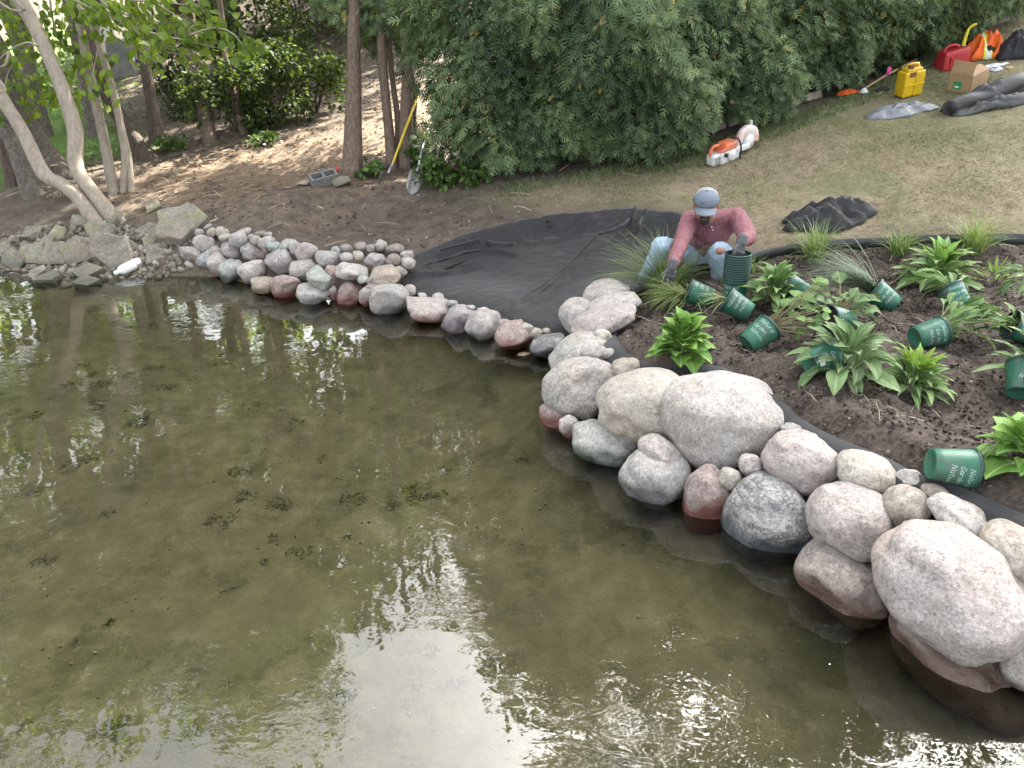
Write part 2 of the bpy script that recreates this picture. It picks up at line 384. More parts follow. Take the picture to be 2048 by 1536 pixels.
grn = poly_mask(X, Y, hp((1230,365),(1400,300),(1560,245),(1700,195),(1850,120),(2000,60),(2048,150),(2048,330),(1800,300),(1650,260),(1500,300),(1400,330)), .5)
gme = np_mesh('ground', np.stack([X, Y, Z], 1), GF, m, True, {'bed': m_bed, 'lawn': m_lawn, 'lush': m_green, 'path': m_path, 'greenish': np.clip(grn * .8 + n1 * .3, 0, .85)})
tag(obj('ground', gme), 'sloping shore of dirt, dry lawn and sandy lake bed', kind='structure')

# ------------------------------------------------------------------ lake
m, nt, out = new_mat('lake_water')
pos = node(nt, 'ShaderNodeNewGeometry').outputs['Position']
mp = node(nt, 'ShaderNodeMapping', {'Vector': pos, 'Scale': (1.0, 1.7, 1), 'Rotation': (0, 0, -.35)}).outputs[0]
wa = noise_t(nt, mp, 3.2, 1, .4, .3); wb = noise_t(nt, mp, 11, 2, .5, .6); wc = noise_t(nt, mp, 0.8, 2, .5)
hh = math_n(nt, 'ADD', math_n(nt, 'MULTIPLY', wa, .20), math_n(nt, 'MULTIPLY', math_n(nt, 'MULTIPLY', wb, .25), math_n(nt, 'ADD', gray(nt, wc, .45, .62), .12)))
bn = bump(nt, hh, 1.0, .0065)
fr = node(nt, 'ShaderNodeFresnel', {'IOR': 1.5, 'Normal': bn}).outputs[0]
gb = node(nt, 'ShaderNodeBsdfGlossy', {'Color': (1, 1, 1), 'Roughness': .015, 'Normal': bn}).outputs[0]
tb = node(nt, 'ShaderNodeBsdfTransparent', {'Color': (.89, .90, .82)}).outputs[0]
ms = node(nt, 'ShaderNodeMixShader', {0: fr, 1: tb, 2: gb})
nt.links.new(ms.outputs[0], out.inputs['Surface'])
V = np.array([(-60, -60, 0), (60, -60, 0), (60, 14, 0), (-60, 14, 0)], float)
tag(obj('lake_water', np_mesh('lake_water', V, np.array([[0, 1, 2, 3]]), m)), 'clear shallow lake water with small ripples', kind='structure')

# ------------------------------------------------------------------ boulders and cobbles
TONES = {  # dusty dry colours: light, mid, dark fleck, and what the stone looks like wet
    'white':  ((.56, .54, .52), (.43, .41, .40), (.20, .19, .19), (.15, .14, .13)),
    'grey':   ((.50, .49, .48), (.36, .355, .35), (.14, .14, .145), (.085, .085, .085)),
    'cream':  ((.58, .54, .46), (.46, .42, .35), (.26, .23, .19), (.17, .145, .10)),
    'pink':   ((.56, .50, .49), (.43, .365, .36), (.19, .15, .15), (.17, .09, .075)),
    'lilac':  ((.51, .48, .50), (.38, .35, .375), (.17, .155, .17), (.11, .09, .10)),
    'tan':    ((.53, .47, .39), (.41, .35, .28), (.22, .18, .14), (.17, .12, .075)),
    'red':    ((.50, .40, .385), (.36, .23, .21), (.17, .08, .07), (.14, .048, .035)),
    'brown':  ((.43, .37, .34), (.30, .245, .22), (.13, .10, .09), (.095, .055, .04)),
    'green':  ((.48, .51, .47), (.36, .39, .355), (.17, .19, .17), (.075, .09, .075)),
    'teal':   ((.46, .51, .51), (.34, .40, .40), (.16, .20, .20), (.08, .11, .11)),
    'dark':   ((.33, .335, .34), (.20, .205, .21), (.08, .08, .085), (.045, .05, .055)),
    'banded': ((.46, .47, .47), (.20, .22, .235), (.06, .065, .07), (.05, .06, .065)),
    'concrete': ((.36, .325, .255), (.21, .185, .14), (.16, .155, .13), (.09, .085, .065)),
}
def _dusty(c, k=.55, g=.70):
    l = .3 * c[0] + .59 * c[1] + .11 * c[2]; return tuple((l * w + (v - l) * k) * g for v, w in zip(c, (1.05, 1.0, .93)))
TONES = {k: (_dusty(v[0]), _dusty(v[1]), _dusty(v[2], .7), v[3]) for k, v in TONES.items()}
def rock_mat(tone):
    k = 'stone_' + tone
    if k in MATS: return MATS[k]
    L, Md, D, W = TONES[tone]
    m, nt, out = new_mat(k); co = ocoord(nt)
    big = noise_t(nt, co, 3.5, 5, .6, .4); med = noise_t(nt, co, 17, 5, .7); fine = noise_t(nt, co, 75, 4, .7)
    c = mix(nt, gray(nt, big, .32, .68), Md, L)
    if tone == 'banded':
        mpn = node(nt, 'ShaderNodeMapping', {'Vector': co, 'Rotation': (.2, .35, .5), 'Scale': (1, 1, 4.5)}).outputs[0]
        bd = noise_t(nt, mpn, 6, 6, .7, 1.2); c = mix(nt, gray(nt, bd, .42, .58), D, L); c = mix(nt, gray(nt, big, .45, .7), c, L)
    c = mix(nt, math_n(nt, 'MULTIPLY', gray(nt, med, .5, .62), .75), c, tuple(v * .85 for v in Md))
    c = mix(nt, math_n(nt, 'MULTIPLY', gray(nt, noise_t(nt, co, 7, 6, .75, 1.0), .56, .70), .5), c, tuple(v * .72 for v in Md))
    c = mix(nt, math_n(nt, 'MULTIPLY', gray(nt, fine, .55, .64), .75), c, D)
    c = mix(nt, math_n(nt, 'MULTIPLY', gray(nt, fine, .45, .35), .75), c, tuple(min(.72, v * 1.3) for v in L))
    blot = noise_t(nt, co, 26, 4, .65, .4); c = mix(nt, math_n(nt, 'MULTIPLY', gray(nt, blot, .55, .64), .5), c, tuple(min(.7, v * 1.28) for v in L)); c = mix(nt, math_n(nt, 'MULTIPLY', gray(nt, blot, .44, .36), .45), c, tuple(v * .62 for v in Md))
    hue = mix(nt, gray(nt, noise_t(nt, co, 2.0, 3), .5, .75), (1, 1, 1), (1.0, .90, .83) if tone not in ('green', 'teal', 'dark', 'banded') else (.9, 1, .97))
    c = mix(nt, 1.0, c, hue, 'MULTIPLY')
    vein = noise_t(nt, co, 2.6, 4, .6, .8); vn = math_n(nt, 'ABSOLUTE', math_n(nt, 'SUBTRACT', vein, .5))
    c = mix(nt, math_n(nt, 'MULTIPLY', gray(nt, vn, .012, .002), math_n(nt, 'MULTIPLY', gray(nt, big, .4, .6), .6)), c, tuple(v * .55 for v in Md))
    pit = node(nt, 'ShaderNodeTexVoronoi', {'Vector': co, 'Scale': 34.0}).outputs['Distance']; c = mix(nt, math_n(nt, 'MULTIPLY', gray(nt, pit, .20, .06), math_n(nt, 'MULTIPLY', gray(nt, med, .5, .6), .55)), c, tuple(v * .8 for v in D))
    spot = math_n(nt, 'MULTIPLY', gray(nt, noise_t(nt, co, 7, 5, .65), .64, .74), .5)      # lichen and soil smears
    c = mix(nt, spot, c, (.10, .085, .07))
    if tone == 'concrete':
        moss = gray(nt, noise_t(nt, co, 5, 4), .5, .68); c = mix(nt, math_n(nt, 'MULTIPLY', moss, .65), c, (.19, .20, .10))
    g = node(nt, 'ShaderNodeNewGeometry'); z = node(nt, 'ShaderNodeSeparateXYZ', {0: g.outputs['Position']}).outputs['Z']
    zz = math_n(nt, 'ADD', math_n(nt, 'ADD', z, .4), math_n(nt, 'MULTIPLY', math_n(nt, 'SUBTRACT', noise_t(nt, co, 6, 4), .5), .17))
    wet = gray(nt, zz, .50, .445)                                                            # splash zone just above the lake level
    wcol = mix(nt, gray(nt, med, .4, .65), tuple(v * .7 for v in W), tuple(v * 1.25 for v in W))
    c = mix(nt, math_n(nt, 'MULTIPLY', wet, .92), c, wcol)
    rg = node(nt, 'ShaderNodeMapRange', {0: wet, 3: .82, 4: .28}).outputs[0]
    p = node(nt, 'ShaderNodeBsdfPrincipled', {'Base Color': c, 'Roughness': rg, 'Specular IOR Level': .4})
    hgt = math_n(nt, 'ADD', math_n(nt, 'MULTIPLY', fine, .25), math_n(nt, 'MULTIPLY', med, .9))
    nt.links.new(bump(nt, hgt, .8, .018), p.inputs['Normal']); nt.links.new(p.outputs[0], out.inputs['Surface'])
    MATS[k] = m; return m
_ico = {}
def ico(sub):
    if sub not in _ico:
        bm = bmesh.new(); bmesh.ops.create_icosphere(bm, subdivisions=sub, radius=1.0)
        _ico[sub] = (np.array([v.co[:] for v in bm.verts]), np.array([[v.index for v in f.verts] for f in bm.faces])); bm.free()
    return _ico[sub]
def rock_shape(seed, sub, rough, facets, soft=False):
    """Unit water-worn stone: a ball pressed flat along a few planes, then roughened."""
    V, F = ico(sub); V = V.copy(); rg = np.random.default_rng(seed)
    for _ in range(facets):
        n = rg.normal(size=3); n /= np.linalg.norm(n); d = rg.uniform(.74, .95) if soft else rg.uniform(.52, .9); s = V @ n
        V -= np.outer(np.maximum(0, s - d) * rg.uniform(.6, .97), n)
    off = Vector(rg.uniform(-50, 50, 3))
    f1 = np.array([noise.fractal(Vector(v) * 1.1 + off, 1, 2, 2) for v in V]); f2 = np.array([noise.fractal(Vector(v) * 3.4 - off, 1, 2.1, 3) for v in V])
    V *= (1 + rough * (f1 * .20 + f2 * .045))[:, None]
    pw = rg.uniform(.90, 1.0) if soft else rg.uniform(.80, .95); V = np.sign(V) * np.abs(V) ** pw
    lo, hi = V.min(0), V.max(0); return (V - (lo + hi) / 2) / ((hi - lo) / 2), F
def boulder(px, py, w, h, ang, zc, tone, label=None, group=None, seed=None, rough=1.0, facets=5, name='boulder', soft=False, cat='boulder'):
    """A stone whose outline in the photo is w x h pixels about (px,py); zc is the height of its middle."""
    c = at_z(px, py, zc); s = mpp(c); a = w * s / 2; hh = h * s / 2
    dv = (c - CAM).normalized(); phi = math.asin(-dv.z)
    b = min(a * random.uniform(.8, .95), hh / math.sin(phi) * .72)
    c_ = math.sqrt(max(hh * hh - (b * math.sin(phi)) ** 2, (.35 * hh) ** 2)) / math.cos(phi)
    seed = seed if seed is not None else int(px * 7 + py * 13)
    sub = 5 if w > 110 else 4 if w > 38 else 3
    V, F = rock_shape(seed, sub, rough, facets, soft)
    V = V * np.array([a, b, c_])
    hz = Vector((dv.x, dv.y, 0)).normalized()
    yaw = math.atan2(-hz.x, hz.y)
    M = (Quaternion(dv, R(-ang)) @ Quaternion((0, 0, 1), yaw)).to_matrix()
    V = V @ np.array(M).T
    o = obj(name, np_mesh(name, V, F, rock_mat(tone), True), loc=c)
    return tag(o, label, cat, group)
NEAR = 'boulders along the garden bed'
MOUTH = 'stones across the mouth of the lined basin'
PILE = 'stones of the far shore pile'
for a in [  # px, py, w, h, tilt, z of middle, tone, label
    (1213,590,98,62,12,.36,'white','whitish boulder beside the worker\'s shoe at the basin edge'),
    (1158,637,78,82,15,.22,'white','pale grey boulder at the basin corner, against black liner'),
    (1228,607,110,44,14,.40,'white','long pale boulder lying just under the worker\'s shoe'),
    (1207,640,138,60,22,.36,'pink','long slanting pinkish boulder with ragged right end by the soil'),
    (1160,708,132,88,30,.20,'white','pale slanting boulder below the long pinkish one, dark slate stone beside it'),
    (1204,682,44,46,10,.30,'cream','small angular cream stone on top of the pale slanting boulder'),
    (1188,708,56,34,12,.29,'grey','smooth small grey stone on the pale slanting boulder'),
    (1218,707,24,20,0,.36,'grey','tiny grey stone between liner edge and smooth grey stone'),
    (1161,780,156,128,18,.19,'grey','speckled grey boulder overhanging the reddish stones at the water'),
    (1251,734,58,38,12,.36,'tan','small tan stone wedged between speckled boulder and liner'),
    (1096,792,28,46,0,.0,'dark','dark wet stone peeping out under the speckled grey boulder'),
    (1116,832,82,60,-18,.03,'red','reddish wet stone under the speckled grey boulder'),
    (1141,856,44,52,38,.05,'pink','narrow upright pinkish grey stone standing at the water edge'),
    (1293,811,202,150,12,.28,'cream','large smooth cream boulder with flat grey face'),
    (1206,886,134,94,-12,.05,'green','pale greenish boulder with dark wet band at the waterline'),
    (1256,893,40,56,0,.08,'dark','black wet stone in the gap beneath the cream boulder'),
    (1442,841,262,194,-6,.30,'white','largest whitish boulder, above the red one and the small diamond shaped stones'),
    (1318,902,92,62,-24,.20,'pink','small rounded pinkish stone tucked under the largest whitish boulder'),
    (1309,955,142,120,-8,.06,'grey','grey boulder with black wet underside, pinkish stone on its shoulder'),
    (1412,1003,92,142,0,.05,'red','red boulder standing upright in the water'),
    (1460,956,50,46,-35,.19,'cream','small diamond shaped cream stone between red and banded boulders'),
    (1500,929,50,46,-50,.26,'pink','small wedge shaped pinkish stone under the largest whitish boulder'),
    (1530,938,26,40,0,.24,'grey','small grey stone half hidden behind the wedge shaped stone'),
    (1583,859,44,26,0,.40,'grey','small grey stone on the liner right of the largest boulder'),
    (1610,930,168,126,-16,.30,'pink','oval pinkish grey boulder with reddish right end above the banded boulder'),
    (1544,1041,196,184,-14,.05,'banded','dark boulder with blue grey and white bands, feet in the water'),
    (1731,945,120,84,-10,.39,'cream','lumpy cream stone resting against the black liner'),
    (1814,960,56,48,10,.40,'white','small angular white stone next to the liner'),
    (1705,1044,184,142,-14,.24,'pink','round pink tinged boulder right of the banded one'),
    (1813,1016,98,84,-8,.36,'tan','roundish tan stone above the biggest pink boulder'),
    (1873,986,60,32,-6,.42,'brown','small flat brown stone against liner near the fallen pot'),
    (1920,1036,132,72,-24,.40,'white','egg shaped pale boulder leaning down to the right by the liner'),
    (2028,1102,140,104,-28,.38,'tan','smooth tan boulder at the right edge of the photo'),
    (1915,1172,334,232,-20,.25,'pink','biggest pink boulder, smooth and oval, over the sunken brown slab'),
    (1692,1166,206,128,-22,.03,'brown','reddish brown wet boulder with black patch, partly under the pink ones'),
    (1915,1325,310,160,-24,-.05,'brown','sunken brown boulder lying under water below the biggest pink boulder'),
    (2066,1318,110,130,-20,.14,'white','white boulder cut off by the right edge of the photo'),
    (2200,1200,190,150,-15,.3,'grey','grey boulder outside the frame beyond the tan one'),
    (2230,1400,240,170,-20,.05,'pink','pink boulder outside the frame beyond the white one'),
    ]:
    boulder(*a[:7], label=a[7], group=NEAR, rough=.72, facets=random.randint(3, 6), soft=True)
for a in [
    (1097,691,76,46,8,.06,'dark','dark slate coloured angular stone at the mouth of the basin'),
    (1120,694,28,38,30,.10,'teal','small teal stone between slate stone and pale slanting boulder'),
    (1028,673,78,58,-3,.07,'red','pinkish red stone with wet base and dark hollow on top'),
    (966,652,76,68,0,.08,'white','round white stone left of the pinkish red one'),
    (918,635,80,56,14,.08,'lilac','lilac grey stone leaning right beside the round white one'),
    (858,620,98,54,-12,.07,'pink','long speckled pinkish stone with red wet base'),
    (779,598,80,62,0,.09,'grey','faceted grey stone left of the long speckled one'),
    (741,592,48,46,0,.08,'pink','pinkish stone half hidden behind the faceted grey one'),
    (699,588,56,50,-8,.06,'red','dark red and grey stone between white and faceted ones'),
    (666,586,20,30,0,.06,'pink','narrow pinkish stone squeezed between white and red ones'),
    (626,588,68,46,0,.06,'white','bright whitish pink stone at the waterline under the green one'),
    (573,574,60,52,-12,.07,'red','rounded rusty red stone at the waterline'),
    (530,571,58,36,-10,.05,'tan','tan stone with rusty wet base left of the rusty red one'),
    (1048,709,30,10,8,.0,'tan','flat tan stone just breaking the water below the red one'),
    ]:
    boulder(*a[:7], label=a[7], group=MOUTH, rough=1.0, facets=random.randint(5, 8))
for i, (x, y, w_, h_, tn) in enumerate([(818,581,28,24,'white'),(845,592,18,14,'white'),(876,594,24,16,'white'),(905,606,22,14,'teal'),(942,616,18,12,'white'),(966,622,26,16,'white'),
        (1010,645,20,18,'pink'),(1036,647,20,18,'tan'),(1056,656,26,22,'cream'),(1073,666,24,20,'tan'),(1093,662,18,12,'tan')]):
    boulder(x, y, w_, h_, 0, .14, tn, 'small %s cobble, %s from the left along the basin mouth' % (tn, ordinal(i)), 'cobbles along the basin mouth', name='cobble', cat='cobble')
for a in [
    (637,557,52,46,-35,.20,'green','green tinted stone slanting above the bright whitish pink one'),
    (505,545,56,46,12,.10,'white','whitish stone with cream right half at the far waterline'),
    (463,541,52,44,25,.09,'green','pale green stone at the far waterline'),
    (438,527,46,46,20,.12,'pink','speckled pinkish stone next to the bluish white one'),
    (412,521,40,46,-15,.12,'teal','bluish white stone at the left end of the far pile'),
    (381,510,44,38,-10,.16,'pink','crumbly pink stone at the leftmost foot of the far pile'),
    (408,486,42,38,5,.26,'pink','smooth salmon pink stone above the crumbly pink one'),
    (435,504,30,22,-30,.20,'tan','small tan wedge below the smooth salmon stone'),
    (463,502,42,36,-25,.22,'lilac','lilac stone in the left of the far pile'),
    (500,505,40,40,-60,.22,'grey','grey veined stone right of the lilac one'),
    (519,506,30,28,0,.22,'red','small round reddish stone right of the veined grey one'),
    (562,526,56,54,20,.20,'lilac','lilac grey faceted stone in the middle of the far pile'),
    (606,542,54,48,-10,.17,'grey','grey stone under the upright pinkish one'),
    (613,506,44,44,-35,.30,'pink','upright pinkish stone standing out on the pile crest'),
    (655,519,48,36,-5,.28,'grey','lumpy grey stone right of the upright pinkish one'),
    (664,552,34,40,-25,.20,'red','reddish tan oval stone beside the green one'),
    (703,543,68,40,-6,.24,'white','long whitish stone with ridges in the right of the pile'),
    (766,551,70,40,12,.22,'tan','wide tan stone next to the black liner'),
    (750,521,46,34,0,.29,'lilac','lilac speckled stone near the right crest of the pile'),
    (787,520,32,28,0,.29,'brown','brownish grey stone right of the lilac speckled one'),
    (816,526,32,24,0,.26,'pink','pinkish rounded stone touching the liner edge'),
    (814,510,28,18,0,.28,'pink','pale pinkish stone topmost at the liner edge'),
    (797,546,34,24,25,.22,'grey','grey oval stone lying on the liner edge'),
    (726,558,24,16,20,.22,'green','small greenish stone between the long whitish and wide tan ones'),
    (752,572,40,14,-15,.17,'brown','dark stained stone behind the pinkish half hidden one'),
    ]:
    boulder(*a[:7], label=a[7], group=PILE, rough=1.0, facets=random.randint(5, 8))
ROW = [(341,433,20,12,'grey'),(347,424,16,12,'grey'),(357,425,20,18,'teal'),(368,428,20,18,'tan'),(378,432,16,12,'grey'),(388,438,20,20,'teal'),(407,433,14,12,'white'),
       (399,466,18,18,'grey'),(418,456,22,15,'teal'),(425,466,22,22,'cream'),(432,447,18,14,'white'),(441,451,26,15,'grey'),(445,465,28,24,'cream'),(451,476,28,18,'tan'),
       (466,459,20,16,'pink'),(476,479,38,28,'grey'),(487,465,38,18,'white'),(501,477,16,18,'teal'),(512,481,24,20,'tan'),(520,468,24,12,'brown'),(533,484,36,24,'white'),
       (536,470,18,14,'grey'),(548,492,30,22,'teal'),(574,491,44,28,'green'),(591,496,26,26,'grey')]
for i, (x, y, w_, h_, tn) in enumerate(sorted(ROW)):
    boulder(x, y, w_, h_, random.uniform(-15, 15), .33 if x < 420 else .34, tn, 'small %s cobble, %s from the left on the left crest of the pile' % (tn, ordinal(i)), 'cobbles on the left crest of the pile', name='cobble', cat='cobble', facets=4)
ROW = [(672,502,18,20,'teal'),(692,498,26,20,'brown'),(693,515,26,20,'white'),(716,512,24,20,'cream'),(721,494,26,20,'brown'),(741,497,18,16,'grey'),(761,492,28,26,'white'),(790,497,38,20,'brown')]
for i, (x, y, w_, h_, tn) in enumerate(sorted(ROW)):
    boulder(x, y, w_, h_, 0, .315, tn, 'small %s cobble, %s from the left on the right crest of the pile' % (tn, ordinal(i)), 'cobbles on the right crest of the pile', name='cobble', cat='cobble', facets=4)

# ---- broken concrete slabs on the left shore
def slab(px, py, w, h, thick, zc, yaw, tilt, roll, label, seed=0, tone='concrete'):
    """An irregular broken slab: w x h pixels wide and deep, chipped edges."""
    c = at_z(px, py, zc); s = mpp(c) * 1.12; rg = np.random.default_rng(seed + int(px)); n = rg.integers(4, 6)
    an = np.sort(np.linspace(0, 2 * np.pi, n, endpoint=False) + rg.uniform(-.3, .3, n)); rr = rg.uniform(.82, 1.15, n)
    bm = bmesh.new(); t = thick * s * 1.7
    top = [bm.verts.new((math.cos(q) * r * w * s * .5, math.sin(q) * r * h * s * .75, t / 2 + rg.uniform(-.1, .1) * t)) for q, r in zip(an, rr)]
    bot = [bm.verts.new((v.co.x * rg.uniform(.85, 1.12), v.co.y * rg.uniform(.85, 1.12), -t / 2 + rg.uniform(-.15, .15) * t)) for v in top]
    bm.faces.new(top); bm.faces.new(bot[::-1])
    for k in range(n): bm.faces.new((top[k], bot[k], bot[(k + 1) % n], top[(k + 1) % n]))
    bmesh.ops.bevel(bm, geom=list(bm.edges), offset=t * .05, segments=1, affect='EDGES')
    bmesh.ops.triangulate(bm, faces=[f for f in bm.faces if len(f.verts) > 4])
    bmesh.ops.subdivide_edges(bm, edges=[e for e in bm.edges if e.calc_length() > t * .5], cuts=2, use_grid_fill=True)
    bmesh.ops.triangulate(bm, faces=bm.faces)
    of = Vector(rg.uniform(-20, 20, 3))
    for v in bm.verts: v.co += v.co.normalized() * noise.fractal(v.co * 14 + of, 1, 2, 3) * t * .10
    o = bm_obj('concrete_chunk', bm, rock_mat(tone), smooth=False, loc=c); o.rotation_euler = (R(tilt), R(roll), R(yaw))
    return tag(o, label, 'concrete chunk', 'broken concrete rubble on the left shore')
for a in [
    (368,460,92,64,30,.30,10,24,-6,'big crumbling concrete lump with mossy side beside the cobble crest'),
    (312,424,40,30,20,.32,-8,22,4,'square concrete block lying highest, left of the cobble crest'),
    (236,450,44,40,22,.24,-20,34,-22,'tilted concrete block touching the leaning pale trunks'),
    (205,468,50,42,20,.22,30,40,-25,'mossy tilted slab left of the block at the pale trunks'),
    (168,452,60,38,12,.24,28,48,-22,'thin slanting slab with smooth face under the leaning trunks'),
    (300,468,46,30,14,.22,10,30,-10,'flat broken slab just left of the big concrete lump'),
    (311,492,42,46,24,.16,0,35,10,'rough upright chunk below the flat broken slab'),
    (238,512,70,62,30,.10,25,52,-28,'large angular slab with smooth sloping face above the white float'),
    (164,508,78,52,18,.10,32,50,-30,'long slanted slab left of the large angular one'),
    (118,512,64,40,14,.09,36,45,-32,'narrow slanted slab in the middle of the rubble'),
    (68,514,56,42,18,.07,30,46,-26,'slanted slab near the left end of the rubble'),
    (36,522,40,40,18,.05,12,60,-18,'pale wedge of concrete standing at the far left water edge'),
    (322,517,56,40,22,.08,-25,34,14,'brick shaped brownish concrete block right of the white float'),
    (272,506,42,30,14,.10,10,40,-12,'small slab squeezed behind the white float'),
    (180,548,56,30,12,.02,10,20,-6,'low wet slab at the water edge left of the float'),
    (96,560,58,26,10,.0,14,10,-6,'flat chunk half awash left of the low wet slab'),
    (176,568,60,26,11,-.01,8,14,-4,'flat grey chunk farthest out in the water'),
    (76,552,38,26,12,.02,-10,20,-8,'small wet lump between flat chunk and slanted slabs'),
    (68,470,40,26,14,.17,30,40,-18,'mossy green topped chunk on the bank at left'),
    (8,508,40,34,18,.08,10,30,-10,'dark chunk at the left edge of the photo'),
    (120,470,38,26,14,.19,20,38,-20,'small tan chunk behind the slanted slabs'),
    (98,492,40,26,16,.13,25,40,-20,'stubby chunk wedged over the narrow slanted slab'),
    ]:
    slab(*a[:9], label=a[9])
TALL = [(-10.4, 17.8, 8.5, 2.7, 2600, 'bushy tree beyond the stout grey trunk on the lawn', 1, .52), (-7.6, 19.2, 8, 2.4, 2400, 'bushy tree high above the leafy slope', 1, .5), (7.8, 15.2, 20, 3.3, 4600, 'very tall leafy tree just behind the upper hedge'), (0.6, 20.5, 16, 3.2, 3600, 'tall leafy tree far behind the bare cedars'), (-3.3, 16.6, 6, 2.0, 3000, 'low crowned tree behind the thicket middle', None), (-1.7, 18, 8, 2.2, 3000, 'low crowned tree behind the straight cedar trunk', None),  # bushy pair added to block sky glare, tall leafy pair to block sun
        (-8.8, 18, 19, 3.6, 4200, 'very tall leafy tree on the slope above the sunny lawn'), (-3.0, 19.5, 9, 2.6, 2400, 'leafy tree on the slope behind the dark thicket', 1), (-5.0, 14.8, 10, 2.1, 2400, 'slender leafy tree on the sunny slope', 1, .78),
        (2.6, 16.5, 19, 3.2, 4200, 'very tall leafy tree behind the bare cedars'), (6.4, 17.5, 20, 3.6, 4600, 'very tall leafy tree behind the middle of the hedge'),
        (10.4, 18.5, 19, 3.6, 4000, 'very tall leafy tree behind the upper end of the hedge'), (-14, 17, 17, 3.6, 3200, 'tall leafy tree at the far end of the sunny lawn'),
        (13.5, 15, 15, 3.6, 3000, 'tall leafy tree at the top of the lawn'),
        (-13, 20, 9, 2.6, 2200, 'bushy tree behind the stout grey trunk', 1), (-6.2, 18, 8, 2.4, 2000, 'bushy tree on the slope left of the thicket', 1), (-16.5, 15, 8.5, 3.0, 1800, 'bushy tree far left beyond the sunny lawn', 1)]
SHRUBS = [(470,262,150,130,1500,'dark shrub left in the thicket at the path edge'), (545,246,150,130,1500,'dark shrub in the middle of the thicket at the path edge'), (630,226,130,130,1300,'dark shrub right in the thicket, beside the cedar trunk'),
          (440,205,170,170,1700,'second row dark shrub behind the brown cedar trunk'), (520,190,170,180,1700,'second row dark shrub above the thicket middle'), (610,175,170,180,1700,'second row dark shrub left of the straight cedar'),
          (500,110,220,200,1700,'upper shrub high over the thicket middle'), (610,95,220,200,1700,'upper shrub high behind the straight cedar'), (690,60,160,150,900,'uppermost shrub behind the cedar crowns'),
          (350,215,110,80,500,'sunlit low shrub on the leafy slope', None, (.05, .09)), (380,235,90,70,400,'low brushy shrub at the brown cedar foot', None, (.04, .08))]

# ------------------------------------------------------------------ vegetation
def leaf_mat(name, dark, mid, light, trans=.35, rough=.55, hue=None):
    if name in MATS: return MATS[name]
    m, nt, out = new_mat(name); tn = node(nt, 'ShaderNodeAttribute', attribute_name='tone').outputs['Fac']
    pos = node(nt, 'ShaderNodeNewGeometry').outputs['Position']
    f = math_n(nt, 'ADD', tn, math_n(nt, 'MULTIPLY', math_n(nt, 'SUBTRACT', noise_t(nt, pos, 14, 3), .5), .3))
    st = [(.05, dark), (.5, mid), (.9, light)] + ([(.97, hue)] if hue else [])
    c = rampn(nt, f, st)
    p = node(nt, 'ShaderNodeBsdfPrincipled', {'Base Color': c, 'Roughness': rough, 'Specular IOR Level': .4})
    t = node(nt, 'ShaderNodeBsdfTranslucent', {'Color': mix(nt, 1.0, c, (1.0, 1.0, .45), 'MULTIPLY')})
    ad = node(nt, 'ShaderNodeMixShader', {0: trans, 1: p.outputs[0], 2: t.outputs[0]})
    nt.links.new(ad.outputs[0], out.inputs['Surface']); MATS[name] = m; return m
def bark_mat(name, a, b, scale=10, stretch=6, bmp=.02):
    if name in MATS: return MATS[name]
    m, nt, out = new_mat(name); tc = node(nt, 'ShaderNodeTexCoord').outputs['Object']
    mp = node(nt, 'ShaderNodeMapping', {'Vector': tc, 'Scale': (stretch, stretch, 1)}).outputs[0]
    f = noise_t(nt, mp, scale * .5, 6, .65, .5); g = noise_t(nt, tc, 2.2, 3)
    c = rampn(nt, f, [(.3, a), (.62, b)]); c = mix(nt, math_n(nt, 'MULTIPLY', gray(nt, g, .45, .7), .45), c, tuple((x + y) * .62 for x, y in zip(a, b)))
    p = node(nt, 'ShaderNodeBsdfPrincipled', {'Base Color': c, 'Roughness': .88, 'Specular IOR Level': .25})
    nt.links.new(bump(nt, f, 1.0, bmp), p.inputs['Normal']); nt.links.new(p.outputs[0], out.inputs['Surface']); MATS[name] = m; return m
# arborvitae spray: a fan of narrow forked lobes
def spray_template():
    V, F = [], []
    def lobe(base, d, L, wd, zt):
        d = np.array([*d, 0.0], float); d /= np.linalg.norm(d); s = np.array([-d[1], d[0], 0]); b = np.array(base, float); o = len(V)
        tip = b + d * L + np.array([0, 0, zt * L])
        mid = b + d * L * .55 + np.array([0, 0, zt * L * .35])
        V.extend([b - s * wd * .3, b + s * wd * .3, mid - s * wd * .62, mid + s * wd * .62, tip]); F.extend([[o, o + 1, o + 3], [o, o + 3, o + 2], [o + 2, o + 3, o + 4]])
    lobe((0, 0, 0), (0, 1), 1.0, .10, -.18)
    for t, a, L in ((.12, 60, .50), (.34, 50, .46), (.58, 40, .34)):
        for sgn in (-1, 1): lobe((0, t, -.05 * t), (sgn * math.sin(R(a)), math.cos(R(a))), L, .085, -.16)
    return np.array(V), np.array(F)
SPV, SPF = spray_template()
